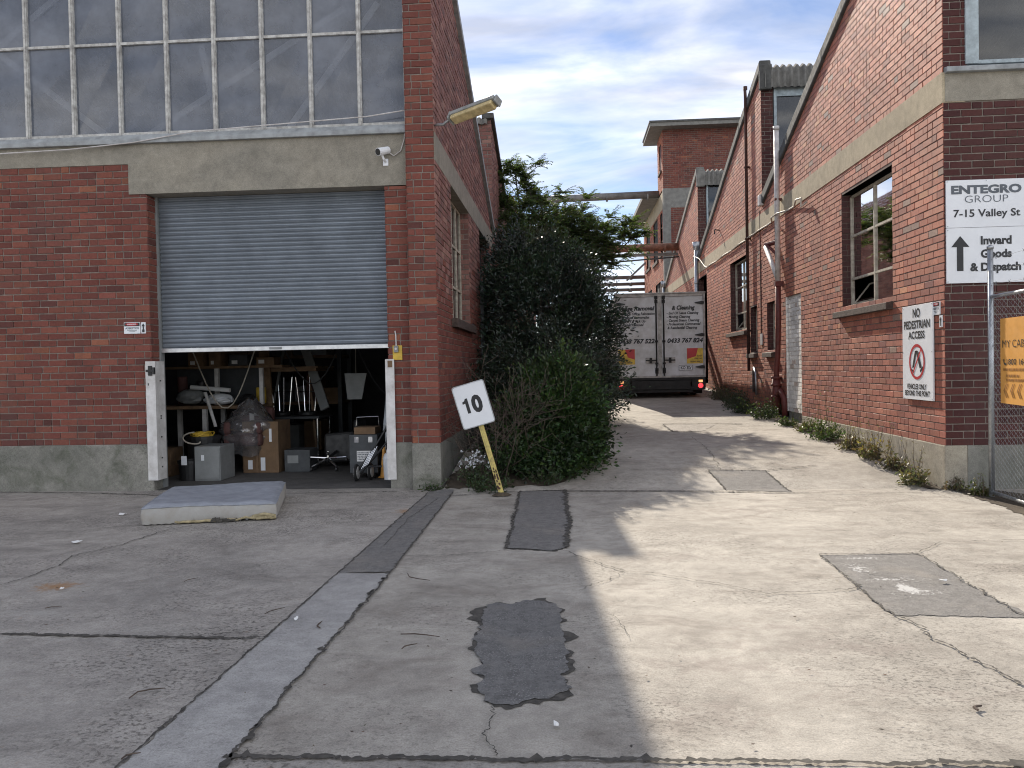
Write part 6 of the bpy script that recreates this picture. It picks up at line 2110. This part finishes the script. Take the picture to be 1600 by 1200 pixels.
def feathery_tree():
    rng = np.random.default_rng(5)
    base = Vector((-.62, 20.8, gz(-.5, 20.8)))
    s = thing('feathery_tree', base, 'tall tree with drooping feathery leaves rising behind the dark shrub', 'tree')
    mb = MB(); tips = []
    arms = [((-.85, 18.5, 3.6), (-1.1, 18.4, 6.05), 8), ((-.95, 18.5, 3.4), (-1.35, 18.3, 5.2), 5), ((-.35, 18.6, 3.3), (.15, 18.3, 5.0), 6), ((0.0, 18.5, 3.2), (.95, 18.2, 4.55), 5), ((.1, 18.3, 3.0), (1.5, 18.0, 4.35), 5), ((-.6, 18.4, 3.1), (-.5, 18.2, 5.3), 5), ((0, 18.2, 3.0), (.8, 17.6, 3.9), 4), ((-.3, 18.4, 3.4), (-.1, 18.0, 4.6), 6), ((-.8, 18.2, 3.4), (-.9, 17.8, 4.7), 6), ((.2, 18.6, 3.4), (.55, 18.5, 4.75), 6), ((-.6, 18.0, 3.2), (-.3, 17.3, 4.2), 9), ((-.9, 18.0, 3.2), (-1.1, 17.5, 4.4), 9), ((.2, 18.2, 3.4), (.5, 17.9, 4.3), 8), ((-.5, 18.4, 3.6), (-.75, 18.3, 5.5), 7), ((-.3, 18.4, 3.6), (.3, 18.3, 4.9), 7)]
    def far(q): return Vector((q[0] * 1.12, q[1] + 2.2, 1.55 + (q[2] - 1.55) * 1.12))
    arms = [(far(a), far(b), k) for a, b, k in arms]
    mb.tube([base - Vector((0, 0, .05)), base + Vector((.05, .02, 1.2)), base + Vector((-.02, -.05, 2.4)), far((-.5, 18.5, 3.1))], [.11, .10, .08, .06], 9)
    for a, b, k in arms:
        a, b = Vector(a), Vector(b)
        st = far((-.52, 18.5, 2.6))
        mb.tube([st, a, a.lerp(b, .5) + Vector((0, 0, .12)), b], [.05, .04, .025, .012], 7)
        for i in range(k * 2):
            t = rng.uniform(.25, 1.0); p = a.lerp(b, t) + Vector((0, 0, .1 * (1 - abs(2 * t - 1))))
            d = Vector((rng.normal(.15, .6), rng.normal(-.1, .5), rng.uniform(-.1, .75))).normalized()
            ln = rng.uniform(.3, .75)
            q = p + d * ln
            mb.tube([p, p.lerp(q, .5) + Vector((0, 0, .06)), q], [.010, .007, .004], 5)
            tips.append((p.lerp(q, .6), d)); tips.append((q, d)); tips.append((q, d))
        for i in range(4): tips.append((b, (b - a).normalized()))
    mb.build('trunk', M['bark'], s)
    Vs, Cs = [], []
    tw = MB()
    for (p, d) in tips:
        for j in range(rng.integers(5, 9)):
            az = rng.uniform(0, 6.28)
            dr = Vector((math.cos(az), math.sin(az), rng.uniform(-.1, 1.3))) + d * .6
            dr.normalize()
            ln = rng.uniform(.22, .55); dk = rng.uniform(.04, .16)
            pts = [Vector(p)]; dd = dr.copy()
            for k in range(9):
                dd = (dd + Vector((0, 0, -dk))).normalized(); pts.append(pts[-1] + dd * ln / 9)
            tw.tube(pts[::3], [.004, .0035, .003, .002], 4, cap=False)
            sd = dd.cross(Vector((0, 0, 1))).normalized()
            LP, LD = [], []
            for k in range(2, 10):
                for sgn in (-1, 1):
                    for e in (0, .5):
                        q = pts[k - 1].lerp(pts[k], e)
                        LP.append(q[:]); v = sd * sgn + (pts[k] - pts[k - 1]).normalized() * .45 + Vector((0, 0, -.25)); LD.append(v[:])
            LP, LD = np.array(LP), np.array(LD)
            Vs.append(leaf_arrays(LP, .062, rng, .0, .30, LD, .5))
            Cs.append(tint(len(LP), np.array((.062, .098, .036)) * rng.uniform(.5, 1.4), rng, .2))
    tw.build('twig', M['twig'], s)
    leaf_object('crown', Vs, Cs, M['leaf_thin'], s)


def bare_bush():
    rng = np.random.default_rng(9)
    base = Vector((-.95, 10.45, gz(-1, 10.45)))
    s = thing('bare_bush', base, 'leafless brown twiggy bush against the warehouse corner behind the speed sign', 'bush')
    mb = MB(); tips = []
    for k in range(13):
        d = Vector((rng.normal(.05, .38), rng.normal(-.1, .3), 1)).normalized()
        grow(mb, base + Vector((rng.normal(0, .10), rng.normal(0, .1), 0)), d, rng.uniform(.55, .85), .008, 3, rng, tips, .62, .16, (2, 4), .06, .0022)
    v = np.array(mb.v); v[:, 0] = np.maximum(v[:, 0], LX + .03); mb.v = [tuple(q) for q in v]
    mb.build('branches', M['twig'], s)


def weed(name, x, y, r, h, n, colr, label, seed, size=.06, stems=0, group=None, flowers=None, cat='weed', dry=None):
    rng = np.random.default_rng(seed)
    z = gz(x, y) + .006
    s = thing(name, (x, y, z), label, cat, group)
    mb = MB(); Vs, Cs = [], []
    k = max(6, n // 28)
    for i in range(k):
        a = rng.uniform(0, 6.28); rr = r * math.sqrt(rng.uniform(0, 1)); hh = h * rng.uniform(.35, 1.0) * (1 - .45 * (rr / r) ** 2)
        b = Vector((x + rr * .4 * math.cos(a), y + rr * .4 * math.sin(a), z - .01)); t = Vector((x + rr * math.cos(a), y + rr * math.sin(a), z + hh))
        mb.tube([b, b.lerp(t, .5) + Vector((0, 0, hh * .15)), t], [.004, .003, .0015], 4, cap=False)
        m_ = n // k
        tt = rng.uniform(.15, 1, m_)[:, None]
        P = np.array(b)[None] * (1 - tt) + np.array(t)[None] * tt + rng.normal(0, .035, (m_, 3)); P[:, 2] = np.maximum(P[:, 2], z + .008)
        Vs.append(leaf_arrays(P, size, rng, -.25, .45)); Cs.append(tint(m_, colr, rng))
    if stems:
        for i in range(stems):
            a = rng.uniform(0, 6.28); lean = rng.uniform(.1, .45)
            b = Vector((x + rng.normal(0, r * .3), y + rng.normal(0, r * .4), z)); hh = h * rng.uniform(1.2, 2.3)
            t = b + Vector((math.cos(a) * lean * hh * .6, math.sin(a) * lean * hh * .6, hh))
            mb.tube([b, b.lerp(t, .5) + Vector((rng.normal(0, .02), 0, .02)), t], [.0035, .0025, .0012], 4, cap=False)
            m_ = 14; tt = rng.uniform(.3, 1, m_)[:, None]
            P = np.array(b)[None] * (1 - tt) + np.array(t)[None] * tt + rng.normal(0, .014, (m_, 3))
            Vs.append(leaf_arrays(P, size * .55, rng, 0, .3)); Cs.append(tint(m_, dry or colr, rng))
    mb.build('stem', M['twig'] if not dry else M['twig'], s)
    leaf_object('foliage', Vs, Cs, M['leaf'], s)
    if flowers:
        f = MB()
        for i in range(flowers[0]):
            a = rng.uniform(0, 6.28); rr = r * math.sqrt(rng.uniform(0, .9)); c = Vector((x + rr * math.cos(a), y + rr * math.sin(a) - .03, z + h * rng.uniform(.55, 1.12)))
            for p in range(5):
                q = rng.normal(0, 1, 3); q /= np.linalg.norm(q); q = Vector(q) * .014
                e = q.cross(Vector((.3, .8, .4))).normalized() * .009
                f.add([c, c + q + e, c + q * 1.6, c + q - e], [(0, 1, 2, 3)])
        f.build('flowers', flowers[1], s)
    return s


def vegetation():
    G1, G2, G3 = (.017, .033, .021), (.024, .042, .023), (.013, .026, .018)
    # the big dark shrub against the side wall
    shrub('dark_shrub', (-.35, 16.4, gz(0, 16.4)),
          [(-.35, 16.3, 2.2, 1.25, 1.3, 1.9), (-.75, 15.6, 2.7, .85, 1.0, 1.55), (.25, 16.6, 1.9, .85, 1.2, 1.75), (-.95, 16.2, 3.3, .65, .8, 1.0), (.35, 17.2, 1.3, .75, 1.0, 1.1), (-.3, 16.0, 3.45, .75, .7, .75), (-1.0, 15.4, 3.5, .5, .6, .7), (.25, 16.2, 2.6, .45, .6, .6), (-.2, 15.0, 1.3, .95, .7, 1.1), (-1.1, 14.6, 2.3, .5, .8, 1.3), (.55, 16.4, 1.0, .55, 1.0, .8)],
          560, 115, .080, [G1, G2, G3, (.020, .027, .023)], 'big dense dark leaved shrub filling the gap beside the warehouse wall', 'shrub', M['leaf_dark'], 31, .07, .15, 7, aspect=.38)
    # lower bright green bush in front
    shrub('green_bush', (-.1, 11.6, gz(0, 11.6)),
          [(-.22, 11.5, .75, .58, .7, .88), (.08, 11.7, .70, .42, .6, .78), (.06, 11.0, .33, .34, .5, .36), (-.72, 10.75, .28, .40, .4, .34), (-.25, 10.6, .24, .46, .42, .28), (-.02, 11.2, .55, .36, .5, .48), (-.5, 11.5, .5, .42, .6, .6), (-.02, 11.7, 1.25, .34, .45, .42), (.10, 11.5, .42, .32, .5, .40), (-.2, 11.2, .3, .50, .5, .30)],
          470, 105, .058, [(.028, .054, .017), (.022, .042, .015), (.038, .070, .020), (.018, .034, .014)], 'rounded glossy green bush at the alley mouth beside the speed sign', 'bush', M['leaf'], 32, .03, .10, 6, aspect=.5)
    shrub('ivy_bush', (.45, 14.2, gz(0, 14.2)),
          [(.15, 13.6, .8, .45, .9, .75), (.4, 15.0, 1.0, .45, 1.0, .95), (-.3, 13.4, 1.2, .7, .8, 1.1), (-.9, 13.0, 1.0, .6, .9, 1.0)],
          230, 95, .06, [(.013, .024, .013), (.016, .027, .014)], 'dark bush between the green bush and the tall dark shrub', 'bush', M['leaf_dark'], 33, .03, .12, 4)
    feathery_tree()
    bare_bush()
    weed('flowering_weed', -1.22, 10.22, .24, .40, 420, (.05, .075, .035), 'leafy weed with pale white flowers beside the warehouse plinth', 41, .05, flowers=(46, M['petal']), cat='weed')
    weed('ground_ivy', -1.05, 9.98, .36, .16, 420, (.035, .06, .022), 'low green weeds creeping round the foot of the warehouse corner', 42, .05)
    weed('ground_ivy', -1.75, 10.02, .30, .09, 220, (.04, .065, .025), 'thin low weeds along the foot of the pier by the shutter', 43, .04)
    weed('ground_ivy', -.35, 10.35, .45, .26, 520, (.032, .055, .02), 'low green growth under the front of the green bush', 44, .05)
    gpx = 'weeds along the factory wall'
    specs = [  # x, y, r, h, n, colour, stems, label
        (4.22, 10.08, .22, .24, 420, (.11, .11, .055), 8, 'pale dry weed hugging the sunlit plinth nearest the factory corner'),
        (4.22, 10.75, .20, .20, 300, (.085, .08, .045), 5, 'brownish weed on the plinth just beyond the corner weed'),
        (4.20, 11.35, .26, .26, 380, (.12, .11, .06), 16, 'tall stalky dry weed with yellow flowers against the pale plinth'),
        (4.18, 12.1, .22, .20, 320, (.10, .095, .05), 8, 'dry weed between the stalky weed and the round green clump'),
        (4.10, 13.15, .34, .38, 700, (.060, .095, .030), 6, 'round bright green clump against the plinth below the factory window'),
        (4.15, 14.3, .22, .22, 300, (.07, .085, .035), 3, 'small tufty weed just before the blocked doorway'),
        (4.10, 15.3, .22, .18, 280, (.05, .075, .03), 2, 'low weed at the near side of the blocked white doorway'),
        (4.00, 16.6, .40, .42, 700, (.035, .055, .024), 4, 'dark leafy clump under the red oxide pipe'),
        (3.80, 17.6, .42, .40, 700, (.030, .050, .022), 3, 'wide dark clump below the second slit window'),
        (3.95, 18.8, .40, .42, 620, (.033, .05, .024), 3, 'dark clump below the first slit window'),
        (4.10, 19.9, .38, .42, 520, (.035, .05, .028), 4, 'leafy clump at the foot of the water pipe'),
        (4.00, 21.1, .42, .42, 560, (.085, .09, .055), 6, 'pale sunlit clump close to the truck corner'),
        (4.15, 22.4, .38, .42, 420, (.07, .08, .05), 6, 'greyish clump beside the truck lamp'),
    ]
    for i, (x, y, r, h, n, c, st, lab) in enumerate(specs):
        weed('wall_weed', x, y, r, h, n, c, lab, 60 + i, .055, st, gpx, dry=(.16, .14, .07) if c[0] > .08 else None, flowers=(14, M['petal_y']) if 'yellow flowers' in lab else None)
    weed('grass_tuft', 4.62, 9.32, .13, .12, 160, (.10, .11, .04), 'small grass tuft at the foot of the gate post', 80, .05, 6, cat='grass')
    weed('grass_tuft', 4.55, 9.68, .13, .10, 130, (.09, .08, .045), 'brown grass tuft under the shaded factory corner', 81, .05, 5, cat='grass')


vegetation()


# ================================================================== LITTER
def litter():
    def stick(name, a, b, r, lab, bend=.02):
        p, q = gp(*a), gp(*b)
        mid = (p + q) / 2; d = (q - p); nv = Vector((-d.y, d.x, 0)).normalized()
        z = .016
        pts = [p, p.lerp(q, .33) + nv * bend, p.lerp(q, .66) + nv * bend * .7, q]
        tag(MB().tube([(v.x, v.y, gz(v.x, v.y) + z) for v in pts], [r * .5, r * .62, r * .55, r * .35], 6).build(name, M['twig']), lab, 'twig', 'twigs on the concrete')
    stick('twig', (626, 995), (687, 999), .006, 'long straight twig left of the ragged asphalt patch')
    stick('twig', (628, 1018), (652, 1010), .006, 'short dark twig below the long straight twig')
    stick('twig', (637, 899), (672, 910), .006, 'bent twig near the upper end of the asphalt strip', -.05)
    stick('twig', (202, 1096), (258, 1080), .006, 'curved twig on the rough yard slab at lower left', .05)
    stick('twig', (414, 963), (445, 953), .005, 'thin twig on the yard just left of the concrete strip', .02)
    stick('twig', (190, 1192), (220, 1182), .006, 'dark twig at the foot of the concrete strip')
    stick('twig', (288, 912), (310, 906), .004, 'tiny twig in the middle of the yard slab')
    stick('twig', (70, 954), (97, 952), .005, 'dark twig on the yard below the rust stain')
    stick('twig', (1528, 1115), (1534, 1108), .011, 'stubby bark piece at the lower right of the sunlit slab')
    stick('twig', (500, 985), (503, 975), .008, 'small leaf stalk lying on the pale concrete strip')
    def scrap(a, w, d, lab, seed):
        r = random.Random(seed); p = gp(*a); m = MB()
        n = 7; top = []
        for k in range(n):
            an = 2 * math.pi * k / n; f = r.uniform(.6, 1.1)
            top.append((p.x + w * f * math.cos(an), p.y + d * f * math.sin(an), gz(p.x, p.y) + .016 + r.uniform(0, .02)))
        m.add([(p.x, p.y, gz(p.x, p.y) + .03)] + top + [(q[0], q[1], q[2] - .004) for q in top], [(0, 1 + k, 1 + (k + 1) % n) for k in range(n)] + [(1 + k, 1 + (k + 1) % n, 1 + n + (k + 1) % n, 1 + n + k) for k in range(n)])
        tag(m.build('paper_scrap', M['paper']), lab, 'litter', 'paper scraps')
    scrap((191, 806), .05, .05, 'white paper scrap left of the mattress', 1)
    scrap((120, 850), .05, .04, 'white paper scrap by the long yard crack', 2)
    scrap((97, 924), .02, .02, 'tiny white scrap beside the rust stain', 3)
    scrap((870, 1138), .014, .02, 'tiny white pebble of paper below the ragged asphalt patch', 4)
    scrap((463, 972), .014, .014, 'tiny white chip on the concrete strip', 5)
    scrap((1473, 912), .03, .02, 'pale chip on the right hand asphalt patch', 6)
    # fallen leaves and grit: nobody could count it
    rng = np.random.default_rng(3)
    n = 900
    X = np.concatenate([rng.uniform(-8, 4.3, 520), rng.normal(4.1, .25, 160), rng.normal(4.7, .3, 120), rng.normal(-.2, .6, 160)])
    Y = np.concatenate([rng.uniform(2.6, 10, 520), rng.uniform(9.8, 15, 160), rng.uniform(7.5, 9.8, 120), rng.normal(10.1, .25, 160)])
    P = np.stack([X, Y, np.array([gz(a, b) + .018 for a, b in zip(X, Y)])], 1)
    D = rng.normal(0, 1, (len(P), 3)); D[:, 2] = .05
    V = leaf_arrays(P, .022, rng, 0, .5, D, .3)
    z = np.repeat(P[:, 2], 4); V[:, 2] = z + (V[:, 2] - z) * .25
    o = leaf_object('leaf_litter', [V], [tint(len(P), (.07, .05, .035), rng, .35)], M['leaf'], None)
    o['kind'] = 'stuff'


litter()
